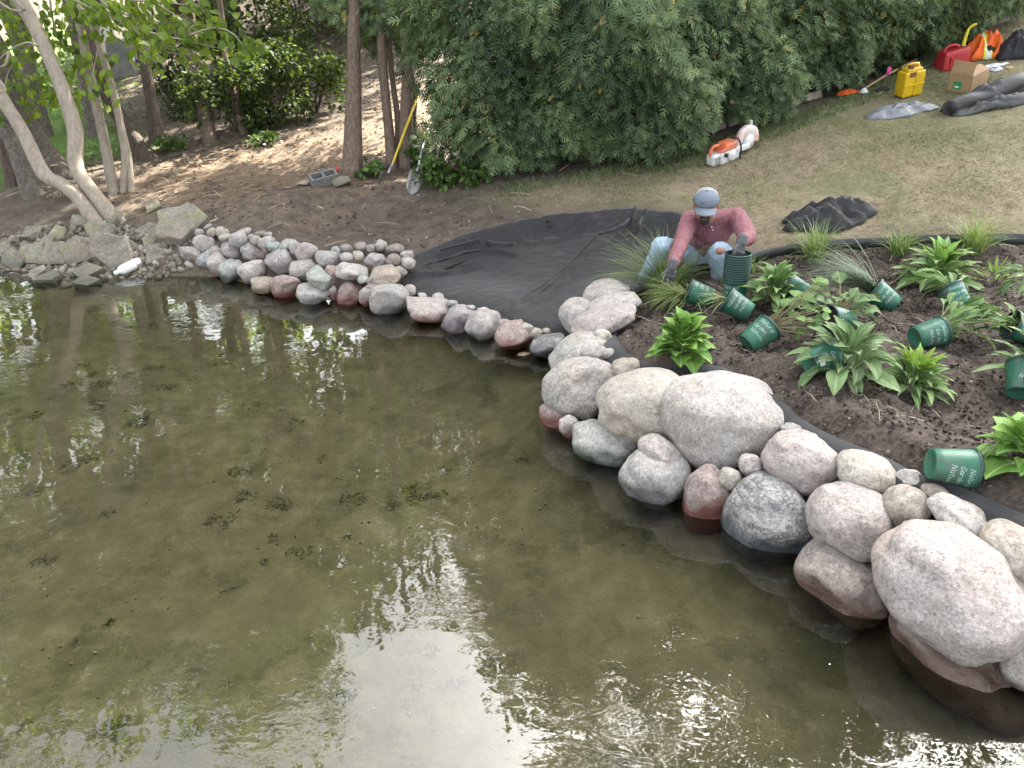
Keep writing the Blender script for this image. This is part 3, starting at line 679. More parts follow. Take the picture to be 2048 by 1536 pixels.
# broad leaf: cupped, pointed, folded on its midrib
LFV = np.array([(0, 0, 0), (-.30, .28, .05), (.30, .28, .05), (-.36, .55, .06), (.36, .55, .06), (-.2, .82, .0), (.2, .82, .0), (0, 1.05, -.10), (0, .28, -.03), (0, .55, -.04), (0, .82, -.06)], float)
LFF = np.array([[0, 8, 1], [0, 2, 8], [1, 8, 9], [1, 9, 3], [8, 2, 4], [8, 4, 9], [3, 9, 10], [3, 10, 5], [9, 4, 6], [9, 6, 10], [5, 10, 7], [10, 6, 7]])
LF2V = np.array([(0, 0, 0), (-.33, .45, .06), (.33, .45, .06), (0, 1.0, -.08), (0, .45, -.05)], float); LF2F = np.array([[0, 4, 1], [0, 2, 4], [1, 4, 3], [4, 2, 3]])
HULL_FRONT = None
def sprays(rg, n, cx, cy, z0, z1, prof, depth_in=.3, sz=(.10, .18), droop=.6, sect=None):
    """n sprays through the outer shell of an arborvitae; prof(z01) gives the radius."""
    u = rg.uniform(0, 1, n); z = z0 + (z1 - z0) * u
    th = rg.uniform(0, 2 * np.pi, n) if sect is None else rg.uniform(sect[0], sect[1], n)
    lump = 1 + .16 * np.sin(th * 3 + z * 2.3 + cx) + .12 * np.sin(th * 5 - z * 3.7 + cy * 2) + .08 * np.sin(th * 9 + z * 7)
    r = prof(u) * lump * (1 - depth_in * rg.uniform(0, 1, n) ** 1.6)
    o = np.stack([np.cos(th), np.sin(th), np.zeros(n)], 1)
    P = np.stack([cx + r * o[:, 0], cy + r * o[:, 1], z], 1)
    ax = o * .55 + np.array([0, 0, -droop]) + rg.normal(size=(n, 3)) * .42
    nr = o * .8 + np.array([0, 0, .5]) + rg.normal(size=(n, 3)) * .35
    S = rg.uniform(sz[0], sz[1], n)
    tone = np.clip(rg.normal(.42, .17, n) + .12 * np.sin(th * 4 + z * 3), 0, .88); cone = rg.uniform(0, 1, n) < .035; tone = np.where(cone, 1.0, tone)
    S = np.where(cone, S * .55, S)
    return P, frames(ax, nr), S, tone
def mesh_scatter(name, tv, tf, parts, mat, parent, kind='stuff'):
    P = np.vstack([q[0] for q in parts]); Rm = np.vstack([q[1] for q in parts]); S = np.concatenate([q[2] for q in parts]); tone = np.concatenate([q[3] for q in parts])
    V, F = scatter_arrays(tv, tf, P, Rm, S)
    o = obj(name, np_mesh(name, V, F, mat, False, {'tone': np.repeat(tone, len(tv))}), parent)
    if kind: o['kind'] = kind
    return o
M_ARB = leaf_mat('arborvitae_foliage', (.03, .056, .026), (.118, .18, .078), (.26, .33, .14), .25, .7, (.5, .4, .15))
M_CEDAR = bark_mat('cedar_bark', (.075, .052, .038), (.21, .155, .115), 12, 7, .02)
rg = np.random.default_rng(11)
HEDGE = [(.12, 9.1, 1.0, 6.4), (1.1, 8.95, 1.12, 6.7), (2.4, 9.75, 1.2, 7.1), (3.65, 10.45, 1.2, 7.4), (4.9, 11.2, 1.2, 7.8), (6.0, 12.0, 1.2, 8.2), (7.1, 13.2, 1.25, 8.6), (8.2, 14.5, 1.3, 9)]
NTH = ['leftmost', 'second', 'third', 'fourth', 'fifth', 'sixth', 'seventh', 'farthest']
for i, (cx, cy, r0, H) in enumerate(HEDGE):
    g = tz(cx, cy); t = empty('arborvitae_tree', (cx, cy, g)); tag(t, '%s dark green arborvitae of the hedge, counted from the bare cedar trunks%s' % (NTH[i], ' up the lawn' if i > 3 else ''), 'tree', 'arborvitae trees of the hedge')
    tr = tube('trunk', [(0, 0, -.1), (.03, .02, 1.5), (-.02, 0, 3.5), (0, 0, H * .9)], [.11, .09, .06, .01], M_CEDAR, t, 8)
    lowf = lambda u: r0 * (.80 + .25 * np.minimum(u * 3, 1))
    topf = lambda u: r0 * 1.05 * (1 - u) ** .55 + .05
    n_low = 6500 if i < 5 else 3500
    zl = g + (.05 if i > 0 else .02)
    front = (math.pi * .95, math.pi * 2.08) if i < 4 else (math.pi * .80, math.pi * 1.9)
    parts = [sprays(rg, n_low, cx, cy, zl, max(2.5, g + .9), lambda u: lowf(u * (max(2.5, g + .9) - zl) / 2.4), .45, (.09, .17), sect=front),
             sprays(rg, 500, cx, cy, zl + .2, g + 2.4, lowf, .5, (.16, .26), sect=(front[1] - 2 * math.pi, front[0])),
             sprays(rg, 380, cx, cy, zl + .3, g + 2.4, lambda u: lowf(u) * .62, .5, (.22, .34)),
             sprays(rg, 1300, cx, cy, g + 2.3, g + H, topf, .5, (.28, .45)), sprays(rg, 240, cx, cy, g + 2.3, g + H * .8, lambda u: topf(u) * .5, .6, (.35, .5))]
    for q in parts: q[0][:] -= np.array([cx, cy, g])
    mesh_scatter('crown', SPV, SPF, parts, M_ARB, t)

M_PALE = bark_mat('pale_smooth_bark', (.20, .165, .125), (.33, .285, .225), 9, 5, .006)
M_ROUGH = bark_mat('rough_grey_bark', (.05, .042, .034), (.20, .175, .145), 9, 9, .04)
M_DARKB = bark_mat('dark_bark', (.045, .034, .026), (.12, .095, .075), 9, 7, .02)
M_LEAF = leaf_mat('broad_leaves', (.06, .105, .016), (.15, .235, .032), (.27, .37, .055), .6, .5)
M_WOOD = leaf_mat('woodland_leaves', (.02, .036, .011), (.058, .095, .025), (.14, .19, .05), .45, .75)
def leaves(rg, clumps, n, sz, tone=(.45, .2), flat=.35):
    """Leaves gathered in clumps: (x, y, z, rx, ry, rz)."""
    C = np.array(clumps, float); vol = (C[:, 3] * C[:, 4] * C[:, 5]) ** .67; k = rg.choice(len(C), n, p=vol / vol.sum())
    d = rg.normal(size=(n, 3)); d /= np.linalg.norm(d, axis=1)[:, None]; r = rg.uniform(.35, 1.0, n) ** .5
    r *= 1 + .22 * np.sin(d[:, 0] * 7 + k) * np.sin(d[:, 1] * 6 + d[:, 2] * 5)
    P = C[k, :3] + d * r[:, None] * C[k, 3:]
    ax = d * np.array([1, 1, .3]) + rg.normal(size=(n, 3)) * .6 + np.array([0, 0, -.35]); nr = np.array([0, 0, 1.0]) + rg.normal(size=(n, 3)) * flat + d * .2
    return P, frames(ax, nr), rg.uniform(sz[0], sz[1], n), np.clip(rg.normal(tone[0], tone[1], n), 0, 1)
def trunk_path(pxs, base_t, dt=0.0, up=None):
    """Trunk centreline from photo points (base first) at depth base_t; dt leans it back per point; 'up' carries it on above the frame."""
    pts = [at_d(x, y, base_t + dt * i) for i, (x, y) in enumerate(pxs)]
    if up:
        for dx, dy, dz in up: pts.append(pts[-1] + Vector((dx, dy, dz)))
    return pts
def tree(label, pxs, wpx, mat, up, crown=None, n_leaf=2500, leaf=(.09, .15), group='trees on the left shore', dt=0.0, extra=None, flare=1.25, wob=.08, lm=None, name='shore_tree'):
    b = hit(*pxs[0]); bt = depth(b); pts = trunk_path(pxs, bt, dt, up); t = empty(name, b); tag(t, label, 'tree', group)
    pts = [p - b for p in pts]; pts[0] = pts[0] + (pts[0] - pts[1]).normalized() * .25
    r0 = wpx * bt / FPX / 2; n = len(pts); rad = [r0 * (flare if i == 0 else 1) * (1 - .55 * max(0, i - len(pxs) + 1) / max(1, n - len(pxs) + 1)) * (1 - .12 * min(i, len(pxs)) / len(pxs)) for i in range(n)]
    tr = tube('trunk', pts, rad, mat, t, 12, wob, int(pxs[0][0]), 5)
    br = [(q, r) for q, r in (extra or [])]
    top = pts[-1]
    if crown:
        rgc = np.random.default_rng(int(pxs[0][0]) + 5); cl = []
        for (ox, oy, oz, rx, ry, rz) in crown:
            c = top + Vector((ox, oy, oz)); cl.append((c.x, c.y, c.z, rx, ry, rz))
            a = pts[max(0, n - 2)]; mid = (a + c) / 2 + Vector((0, 0, -.15)); br.append(([a, mid, c], [rad[-2] * .5, rad[-2] * .3, .008]))
        mesh_scatter('crown', LF2V, LF2F, [leaves(rgc, cl, n_leaf, leaf)], lm or M_LEAF, t)
    if br: multi_tube('branches', br, mat, t, 6)
    return t
big = lambda s, n, sd: [(q[0] * s, q[1] * s, q[2] * s * .7 + .3, s * q[3], s * q[3], s * q[3] * .75) for q in np.random.default_rng(sd).uniform([-1, -1, -.6, .45], [1, 1, 1, .75], (n, 4))]
tree('pale smooth trunk curving up from the shore rubble, forked near the top left', [(228,438),(185,385),(152,330),(150,260),(118,160),(78,70),(52,20)], 30, M_PALE, [(-.35, .1, .8), (-.5, .2, 1.3), (-.4, .2, 1.4)], big(1.9, 7, 1), 3200,
     extra=None)
tree('pale trunk kinked at its foot, leaning far left in front of the rough dark trunk', [(192,446),(160,400),(122,368),(86,346),(44,262),(0,190),(-40,120)], 28, M_PALE, [(-.6, .1, .9), (-.6, .1, 1.3), (-.3, .1, 1.5)], big(1.6, 6, 2), 2200)
tree('thick rough barked trunk leaning left behind the cut stump', [(112,352),(60,280),(18,180),(-20,90)], 62, M_ROUGH, [(-.6, .2, 1.2), (-.5, .3, 2), (-.2, .2, 2)], big(2.2, 8, 3), 1700, leaf=(.12, .2))
tree('grey furrowed trunk at the left edge', [(66,388),(34,300),(0,225),(-30,150)], 36, M_ROUGH, [(-.5, .2, 1.4), (-.3, .2, 2)], big(1.6, 5, 4), 1500, leaf=(.12, .2))
tree('thin dark trunk at the extreme left edge', [(24,372),(8,310),(-10,250),(-30,180)], 20, M_DARKB, [(-.3, .1, 1.4), (-.2, .1, 1.6)], big(1.2, 4, 5), 900, leaf=(.12, .2))
tree('slim straight pale stem left of the twin stems', [(228,386),(210,290),(184,170),(162,60),(152,0)], 20, M_PALE, [(-.1, .1, 1), (-.1, .1, 1.5), (0, 0, 1.2)], big(1.5, 6, 6), 2200)
tree('left one of the twin pale stems rising from one root', [(246,384),(250,330),(246,280),(228,190),(196,80),(180,0)], 15, M_PALE, [(-.1, .1, 1), (0, .1, 1.5), (0, 0, 1)], big(1.4, 5, 7), 1700)
tree('right one of the twin pale stems, bowed outward', [(262,382),(258,320),(246,262),(226,180)], 12, M_PALE, None)
tree('brownish trunk with flared root leaning left behind the twin stems', [(292,312),(262,268),(226,210),(196,140),(170,60)], 30, M_DARKB, [(-.4, .2, 1.2), (-.3, .2, 2), (0, .2, 2)], big(2.0, 7, 8), 1500, leaf=(.12, .2), flare=1.7)
tree('stout grey trunk on the sunny lawn at far left', [(84,276),(72,215),(58,160),(44,100)], 36, M_ROUGH, [(-.3, .2, 1.6), (-.2, .2, 2.4), (0, 0, 2)], big(2.4, 8, 9), 1500, leaf=(.14, .22), flare=1.4)
tree('grey trunk behind the slim straight stem', [(190,272),(178,205),(166,140),(155,80)], 26, M_ROUGH, [(-.1, .2, 1.6), (0, .2, 2.4), (0, 0, 2)], big(2.2, 7, 10), 1300, leaf=(.14, .22))
tree('dark trunk at the foot of the leaf covered slope', [(314,280),(304,215),(294,150),(282,90)], 24, M_DARKB, [(-.1, .2, 1.6), (0, .2, 2.4), (0, 0, 2)], big(2.3, 7, 12), 1300, leaf=(.14, .22), flare=1.6)
tree('brown cedar trunk at the edge of the dark thicket', [(420,280),(404,200),(390,120),(382,60)], 26, M_CEDAR, [(0, .2, 1.6), (.1, .2, 2.4), (0, 0, 2)], big(2.2, 7, 13), 2400, leaf=(.14, .22))
tree('thin slanting trunk right of the brown cedar trunk', [(488,266),(470,195),(452,120),(446,60)], 14, M_CEDAR, [(0, .2, 1.6), (.1, .2, 2.0)], big(1.6, 5, 14), 1500, leaf=(.12, .2))
# the in-frame leafy boughs of the pale trees, hanging over the shore at upper left
bough = empty('overhanging_bough', at_d(150, 60, 8.1)); b0 = Vector(bough.location)
tag(bough, 'leafy bright green bough hanging into the top left corner', 'branch')
rgb = np.random.default_rng(31)
tw, lv = [], []
def twig(pxs, t, n, sz, spread=.10, tone=(.5, .22)):
    P = cr_spline(np.array([list(at_d(x, y, t + .12 * math.sin(i * 1.7))) for i, (x, y) in enumerate(pxs)]), 6) - np.array(b0)
    tw.append((P[::3], list(np.linspace(.012, .003, len(P[::3])))))
    k = rgb.integers(0, len(P), n); side = rgb.choice([-1, 1], n); q = P[k] + rgb.normal(size=(n, 3)) * np.array([spread, spread, spread * .6])
    dr = np.gradient(P, axis=0)[k]; dr /= np.linalg.norm(dr, axis=1)[:, None]
    ax = dr * .7 + np.stack([side * .5, rgb.normal(size=n) * .4, -.5 + rgb.normal(size=n) * .3], 1); nr = np.array([0, -.35, .9]) + rgb.normal(size=(n, 3)) * .4
    lv.append((q, frames(ax, nr), rgb.uniform(sz[0], sz[1], n), np.clip(rgb.normal(tone[0], tone[1], n), 0, 1)))
twig([(150,0),(210,30),(290,62),(370,80),(430,95),(480,100)], 7.9, 95, (.075, .12), .09)
twig([(380,70),(430,55),(470,70),(492,105)], 7.8, 55, (.08, .12), .08, (.4, .2))
twig([(200,0),(260,50),(300,95),(285,125)], 8.0, 80, (.07, .12), .12, (.6, .2))
twig([(300,0),(350,30),(400,60),(415,95)], 8.2, 60, (.07, .11), .12)
twig([(250,0),(330,5),(400,15),(440,30)], 8.3, 70, (.07, .12), .16, (.6, .2))
twig([(20,0),(60,60),(90,110),(70,160)], 8.6, 130, (.06, .11), .20, (.6, .2))
twig([(100,0),(110,60),(140,120),(100,180),(95,195)], 8.7, 150, (.06, .11), .18, (.6, .2))
twig([(60,90),(30,120),(10,170),(30,215)], 8.6, 90, (.06, .1), .16, (.5, .2))
twig([(190,20),(200,80),(185,150),(205,185)], 8.4, 70, (.06, .11), .12, (.55, .25))
twig([(130,0),(180,30),(240,20),(300,30)], 8.5, 110, (.06, .11), .16, (.6, .2))
twig([(180,0),(240,25),(310,45),(380,40)], 8.4, 90, (.07, .12), .13, (.65, .2))
twig([(230,40),(290,80),(340,105),(400,110)], 8.1, 60, (.07, .12), .10, (.6, .2))
twig([(0,20),(40,50),(110,90),(150,130)], 9.0, 140, (.06, .11), .22, (.55, .2))
mesh_scatter('foliage', LFV, LFF, lv, M_LEAF, bough); multi_tube('twigs', tw, M_PALE, bough, 5, 1)
twg = [([at_d(x, y, 7.9) - b0 for x, y in q], [.016, .012, .008, .004][:len(q)]) for q in ([(75,92),(55,85),(20,100),(-20,135)], [(18,104),(12,128),(0,134)], [(-10,148),(12,180),(0,184)], [(45,22),(20,18),(-20,-10)], [(50,20),(30,0),(20,-20)])]
for q_, r_ in twg: tube('bare_twig', q_, r_, M_PALE, bough, 6, 0, 0, 3)
# cedars with bare trunks in the middle
def cedar(label, stems, crown, n, extra=None):
    b = hit(*stems[0][0][0]); bt = depth(b); t = empty('cedar_tree', b); tag(t, label, 'tree', 'cedars with bare trunks')
    for pxs, wd, dt in stems:
        pts = [p - b for p in trunk_path(pxs, bt + dt, 0, [(0, .05, 1.2), (0, .05, 1.5), (0, 0, 1.5)])]
        pts[0] = pts[0] + Vector((0, 0, -.15)); r0 = wd * bt / FPX / 2
        tube('trunk', pts, [r0 * 1.25] + [r0 * (1 - .75 * k / len(pts)) for k in range(1, len(pts))], M_CEDAR, t, 14, .1, int(pxs[0][0]), 5)
    parts = []
    for (x, y, z, rx, ry, rz, nn) in crown:
        nn = int(nn * 1.6)
        th = rg.uniform(0, 6.283, nn); ph = rg.uniform(-1, 1, nn); r = rg.uniform(.35, 1, nn) ** .5; s = np.sqrt(1 - ph ** 2)
        d = np.stack([np.cos(th) * s, np.sin(th) * s, ph], 1); P = np.array([x, y, z]) + d * r[:, None] * np.array([rx, ry, rz]) - np.array(b)
        ax = d * .5 + np.array([0, 0, -.6]) + rg.normal(size=(nn, 3)) * .4; nr = d + np.array([0, -.5, .4]) + rg.normal(size=(nn, 3)) * .35
        parts.append((P, frames(ax, nr), rg.uniform(.08, .15, nn), np.where(rg.uniform(0, 1, nn) < .03, 1.0, np.clip(rg.normal(.45, .17, nn), 0, .88))))
    mesh_scatter('crown', SPV, SPF, parts, M_ARB, t)
    if extra: multi_tube('dead_branches', [([q - b for q in pts], r) for pts, r in extra], M_CEDAR, t, 6)
    return t
def blob(px, py, t, rx, ry, rz, n): p = at_d(px, py, t); return (p.x, p.y, p.z, rx, ry, rz, n)
cedar('single straight cedar trunk with pruned knots beside the cinder block', [([(703,352),(706,250),(707,150),(707,60),(708,0)], 36, 0)],
      [blob(760,20,9.0,.6,.5,.26,420), blob(690,-10,9.1,.45,.4,.3,260), blob(700,-120,9.3,.9,.9,.6,420), blob(705,-320,9.6,1.0,1.0,.9,420), blob(640,-40,9.4,.3,.3,.2,120), blob(730,60,9.2,.2,.2,.14,90)],
      [([at_d(690,5,9.1), at_d(630,30,9.3), at_d(560,50,9.4), at_d(490,15,9.5)], [.02, .014, .009, .003]), ([at_d(690,25,9.1), at_d(620,60,9.2), at_d(540,60,9.3), at_d(485,35,9.4)], [.018, .012, .008, .003]),
       ([at_d(695,60,9.1), at_d(650,95,9.2), at_d(600,100,9.3)], [.014, .008, .003]), ([at_d(600,10,9.2), at_d(550,20,9.3), at_d(500,-5,9.4)], [.012, .007, .003]),
       ([at_d(640,20,9.2), at_d(600,45,9.2), at_d(560,75,9.3), at_d(520,80,9.3)], [.012, .008, .005, .003]), ([at_d(560,50,9.4), at_d(530,30,9.4), at_d(500,28,9.4)], [.008, .005, .002])])
cedar('cluster of twisted cedar trunks where the yellow handled shovel leans', [([(812,345),(812,250),(815,160),(812,80),(805,0)], 30, .15), ([(786,335),(776,240),(766,140),(762,60),(765,0)], 22, .1), ([(792,330),(796,250),(784,150),(778,70),(785,0)], 14, .25), ([(828,320),(826,240),(828,190),(820,130)], 18, .3)],
      [blob(800,30,9.3,.55,.5,.3,420), blob(860,40,9.2,.5,.5,.32,420), blob(830,-90,9.5,.9,.9,.6,460), blob(820,-300,9.8,1.0,1.0,.9,420), blob(830,90,9.4,.22,.3,.12,110), blob(760,100,9.5,.12,.12,.1,60), blob(845,300,8.95,.12,.2,.35,110)],
      [([at_d(785,208,9.3), at_d(806,228,9.2), at_d(822,245,9.25)], [.045, .042, .05]), ([at_d(728,345,8.8), at_d(760,318,9.1), at_d(790,296,9.3)], [.022, .028, .03]),
       ([at_d(815,150,9.2), at_d(850,165,9.1), at_d(880,150,9.1)], [.02, .012, .004]), ([at_d(815,120,9.3), at_d(850,110,9.2), at_d(890,130,9.1)], [.018, .01, .004]), ([at_d(820,170,9.2), at_d(855,190,9.0), at_d(870,230,9.0)], [.016, .01, .004]),
       ([at_d(800,140,9.2), at_d(790,160,9.1), at_d(800,190,9.1), at_d(792,205,9.1)], [.018, .018, .014, .01]), ([at_d(775,255,9.0), at_d(795,240,8.9), at_d(806,238,8.9)], [.006, .006, .004]), ([at_d(794,280,9.0), at_d(800,300,8.9), at_d(812,315,8.9), at_d(820,330,8.8)], [.008, .007, .006, .004]),
       ([at_d(820,240,9.2), at_d(850,236,9.0), at_d(880,240,8.9)], [.03, .016, .006]), ([at_d(820,130,9.25), at_d(868,120,9.2), at_d(905,95,9.2)], [.02, .014, .004])])
# woodland on the slope behind: tall trees (their crowns shade the shore and mirror in the lake) and thicket shrubs
def wood_tree(x, y, H, cr, n, label, leaf=(.2, .34), r=.16, lm=None, cz=.62, sd=0, ry=None):
    g = tz(x, y); t = empty('woodland_tree', (x, y, g)); tag(t, label, 'tree', 'tall trees of the wood')
    rgw = np.random.default_rng(sd + 100); tube('trunk', [(0, 0, -.3), (.1, 0, H * .3), (-.1, .1, H * .6), (0, 0, H * .9)], [r * 1.3, r, r * .7, r * .2], M_DARKB, t, 9, .08, sd)
    cl = []; br = []
    for k in range(11):
        d = rgw.normal(size=3); d /= np.linalg.norm(d); c = np.array([0, 0, H * cz]) + d * np.array([cr * .72, (ry or cr) * .72, H * .28]); s = cr * rgw.uniform(.32, .5)
        cl.append((*c, s, s, s * .7)); br.append(([(0, 0, H * .4), tuple(c * np.array([.5, .5, .85])), tuple(c)], [r * .4, r * .25, .02]))
    mesh_scatter('crown', LF2V, LF2F, [leaves(rgw, cl, n, leaf)], lm or M_WOOD, t); multi_tube('branches', br, M_DARKB, t, 5)
for k, a in enumerate(TALL):
    wood_tree(*a[:5], label=a[5], sd=k, **(dict(cz=a[7]) if len(a) > 7 else {}), lm=(M_LEAF if len(a) > 6 and a[6] else None), **(dict(cz=.42, leaf=(.13, .22)) if len(a) > 6 and a[6] is None else {}))
def shrub(px, py, w, h, n, label, lm=None, leaf=(.055, .10), t=None, name='thicket_shrub'):
    b = hit(px, py) if t is None else at_d(px, py, t); s = mpp(b); W, Hh = w * s / 2, h * s; o = empty(name, b); tag(o, label, 'shrub', 'shrubs of the thicket')
    rgs = np.random.default_rng(int(px + py)); cl = [(q[0] * W * .9, q[1] * W * .6, Hh * (.42 + .5 * q[2]), W * q[3], W * q[3], Hh * q[3] * .6) for q in rgs.uniform([-1, -1, -.8, .22], [1, 1, 1, .5], (14, 4))]
    mesh_scatter('foliage', LF2V, LF2F, [leaves(rgs, cl, n, leaf, (.42, .24), .6)], lm or M_WOOD, o)
    multi_tube('stems', [([(0, 0, -.05), (c[0] * .5, c[1] * .5, c[2] * .6), c[:3]], [.018, .012, .004]) for c in cl[:6]], M_DARKB, o, 5)
for a in SHRUBS: shrub(*a)

# ------------------------------------------------------------------ black liner, fabric strip, lawn edging
def fabric_mat(name, base, dusty, scale=9.0, rough=.7):
    m, nt, out = new_mat(name); pos = node(nt, 'ShaderNodeNewGeometry').outputs['Position']
    mp = node(nt, 'ShaderNodeMapping', {'Vector': pos, 'Scale': (1, 2.6, 1), 'Rotation': (0, 0, -.25)}).outputs[0]
    f = noise_t(nt, mp, scale, 6, .7, .5); g = noise_t(nt, pos, 2.0, 4, .6)
    d = math_n(nt, 'MULTIPLY', gray(nt, f, .48, .72), gray(nt, g, .38, .62))
    wv = noise_t(nt, pos, 260, 2, .5)
    c = mix(nt, math_n(nt, 'MULTIPLY', d, .75), base, dusty); c = mix(nt, math_n(nt, 'MULTIPLY', gray(nt, noise_t(nt, pos, 55, 2), .72, .76), .5), c, (.2, .18, .15))
    p = node(nt, 'ShaderNodeBsdfPrincipled', {'Base Color': c, 'Roughness': rough, 'Specular IOR Level': .35, 'Sheen Weight': .15})
    nt.links.new(bump(nt, math_n(nt, 'ADD', math_n(nt, 'MULTIPLY', wv, .2), noise_t(nt, pos, 22, 4)), .5, .008), p.inputs['Normal']); nt.links.new(p.outputs[0], out.inputs['Surface']); MATS[name] = m; return m
M_LINER = fabric_mat('liner_fabric', (.0135, .0138, .0145), (.085, .075, .06))
M_FAB = fabric_mat('loose_fabric', (.014, .0145, .015), (.05, .05, .048), 6)
lp = np.array(LINER_POLY); hh_ = .018
lx = np.arange(lp[:, 0].min() - .05, lp[:, 0].max() + .05, hh_); ly = np.arange(lp[:, 1].min() - .05, lp[:, 1].max() + .05, hh_)
LX, LY = np.meshgrid(lx, ly); sh = LX.shape; LX, LY = LX.ravel(), LY.ravel()
inside = poly_mask(LX, LY, LINER_POLY, .02)
LZ = liner_z(LX, LY)
dw_, _ = seg_d(LX, LY, LINER_BACK); wl = np.clip(1 - np.abs(dw_ - .1) / .22, 0, 1)       # the draped back wall wrinkles most
fl = fbm(LX * 1.0, LY * .35, 5.0, 2.2, 3); LZ += (.003 + .022 * wl) * np.abs(fl) + .004 * fbm(LX, LY, 14, 5.5, 2)
for line, hgt, wd in [([(1270,419),(1262,440),(1198,466),(1130,535),(1080,570),(1030,606),(990,635)], .022, .018), ([(1135,532),(1095,575),(1060,600)], .014, .02), ([(835,555),(900,535),(960,508)], .03, .03), ([(930,480),(1000,478),(1030,485)], .03, .035),
                      ([(1290,425),(1275,445),(1262,462)], .03, .02), ([(1180,430),(1120,452),(1060,462)], .026, .03), ([(850,530),(910,512),(950,500)], .02, .025)]:
    P = [hit(x, y) for x, y in line]; d, sg = seg_d(LX, LY, P); LZ += 1.5 * hgt * np.exp(-(d / wd) ** 2) * np.where(sg > 0, 1, np.exp(-(d / (wd * .35)) ** 2))
ids = np.arange(len(LX)).reshape(sh); q = np.stack([ids[:-1, :-1].ravel(), ids[:-1, 1:].ravel(), ids[1:, 1:].ravel(), ids[1:, :-1].ravel()], 1)
q = q[(inside[q] > .35).all(1)]; used = np.unique(q); remap = np.full(len(LX), -1); remap[used] = np.arange(len(used))
o = obj('pond_liner', np_mesh('pond_liner', np.stack([LX, LY, LZ], 1)[used], remap[q], M_LINER, True))
mo = o.modifiers.new('thickness', 'SOLIDIFY'); mo.thickness = .004; mo.offset = -1
tag(o, 'large black fabric liner spread in the hollow left of the worker', 'liner')
def fold(line, r, z=0.0):
    P = []
    for x_, y_ in line:
        q_ = hit(x_, y_); d_ = ray(x_, y_)
        for _ in range(6):
            zl_ = float(liner_z(np.array([q_.x]), np.array([q_.y]))[0]); q_ = CAM + d_ * ((zl_ - CAM_H) / d_.z)
        P.append((q_.x, q_.y, zl_ + z))
    n = len(P); tube('fold', P, [r * (.35 + .65 * math.sin(math.pi * (k + .4) / n)) for k in range(n)], M_LINER, o, 8, .15, int(line[0][0]), 5)
for line, r in [([(1268,424),(1252,444),(1228,458),(1196,468)], .016), ([(1196,468),(1160,506),(1130,535),(1090,566),(1040,598),(1000,628)], .011), ([(1150,525),(1110,560),(1075,588)], .008), ([(850,528),(890,518),(930,505),(960,500)], .016), ([(836,548),(880,540),(930,522)], .012),
                ([(935,474),(975,484),(1025,488)], .018), ([(1100,440),(1050,455),(1000,462)], .016), ([(1290,424),(1280,445),(1276,462)], .016), ([(1190,430),(1150,442),(1100,452)], .015), ([(880,500),(930,486),(960,478)], .015)]: fold(line, r, -.002)
def ribbon(name, rows, mat, label, cat, thick=.004, smooth=True):
    rows = [np.array([list(p) for p in r]) for r in rows]; rows = [cr_spline(r, 8) for r in rows]; n = len(rows[0]); V = np.vstack(rows)
    F = np.vstack([np.stack([k * n + np.arange(n - 1), k * n + np.arange(1, n), (k + 1) * n + np.arange(1, n), (k + 1) * n + np.arange(n - 1)], 1) for k in range(len(rows) - 1)])
    o = obj(name, np_mesh(name, V, F, mat, smooth)); mo = o.modifiers.new('thickness', 'SOLIDIFY'); mo.thickness = thick; mo.offset = 0
    return tag(o, label, cat)
SP = [(1222,660),(1238,700),(1275,732),(1330,742),(1420,744),(1480,765),(1560,812),(1600,856),(1680,895),(1760,926),(1830,962),(1920,985),(2048,1046),(2160,1090)]
top = [hit(*p_) for p_ in SP]; wob = [Vector((random.uniform(-.01, .01), random.uniform(-.01, .01), 0)) for _ in top]
nrm = []
for i in range(len(top)):
    a, b = top[max(0, i - 1)], top[min(len(top) - 1, i + 1)]; d = (b - a); d.z = 0; d.normalize(); nrm.append(Vector((-abs(d.y), -abs(d.x), 0)) if True else d)
ribbon('fabric_strip', [[p_ - n_ * .05 + Vector((0, 0, -.01 + .0 * i)) for i, (p_, n_) in enumerate(zip(top, nrm))], [p_ + w_ + Vector((0, 0, .035 + random.uniform(-.008, .012))) for p_, w_ in zip(top, wob)], [p_ + n_ * .07 + Vector((0, 0, .0)) for p_, n_ in zip(top, nrm)],
        [p_ + n_ * .16 + Vector((0, 0, -.14)) for p_, n_ in zip(top, nrm)], [p_ + n_ * .26 + Vector((0, 0, -.34)) for p_, n_ in zip(top, nrm)]], M_FAB, 'black fabric strip between the soil bed and the boulders', 'fabric strip')
eg = [hit(*p_) for p_ in [(1345,574)] + EDGE_PX[1:]]
ribbon('lawn_edging', [[p_ + Vector((0, 0, -.03)) for p_ in eg], [p_ + Vector((0, .004, .04)) for p_ in eg], [p_ + Vector((0, .012, .085 + .006 * math.sin(i * 2.1))) for i, p_ in enumerate(eg)]], simple('black_plastic_edging', (.016, .019, .018), .42, .3), 'curved black plastic edging between the bed and the dry lawn', 'edging', .006)

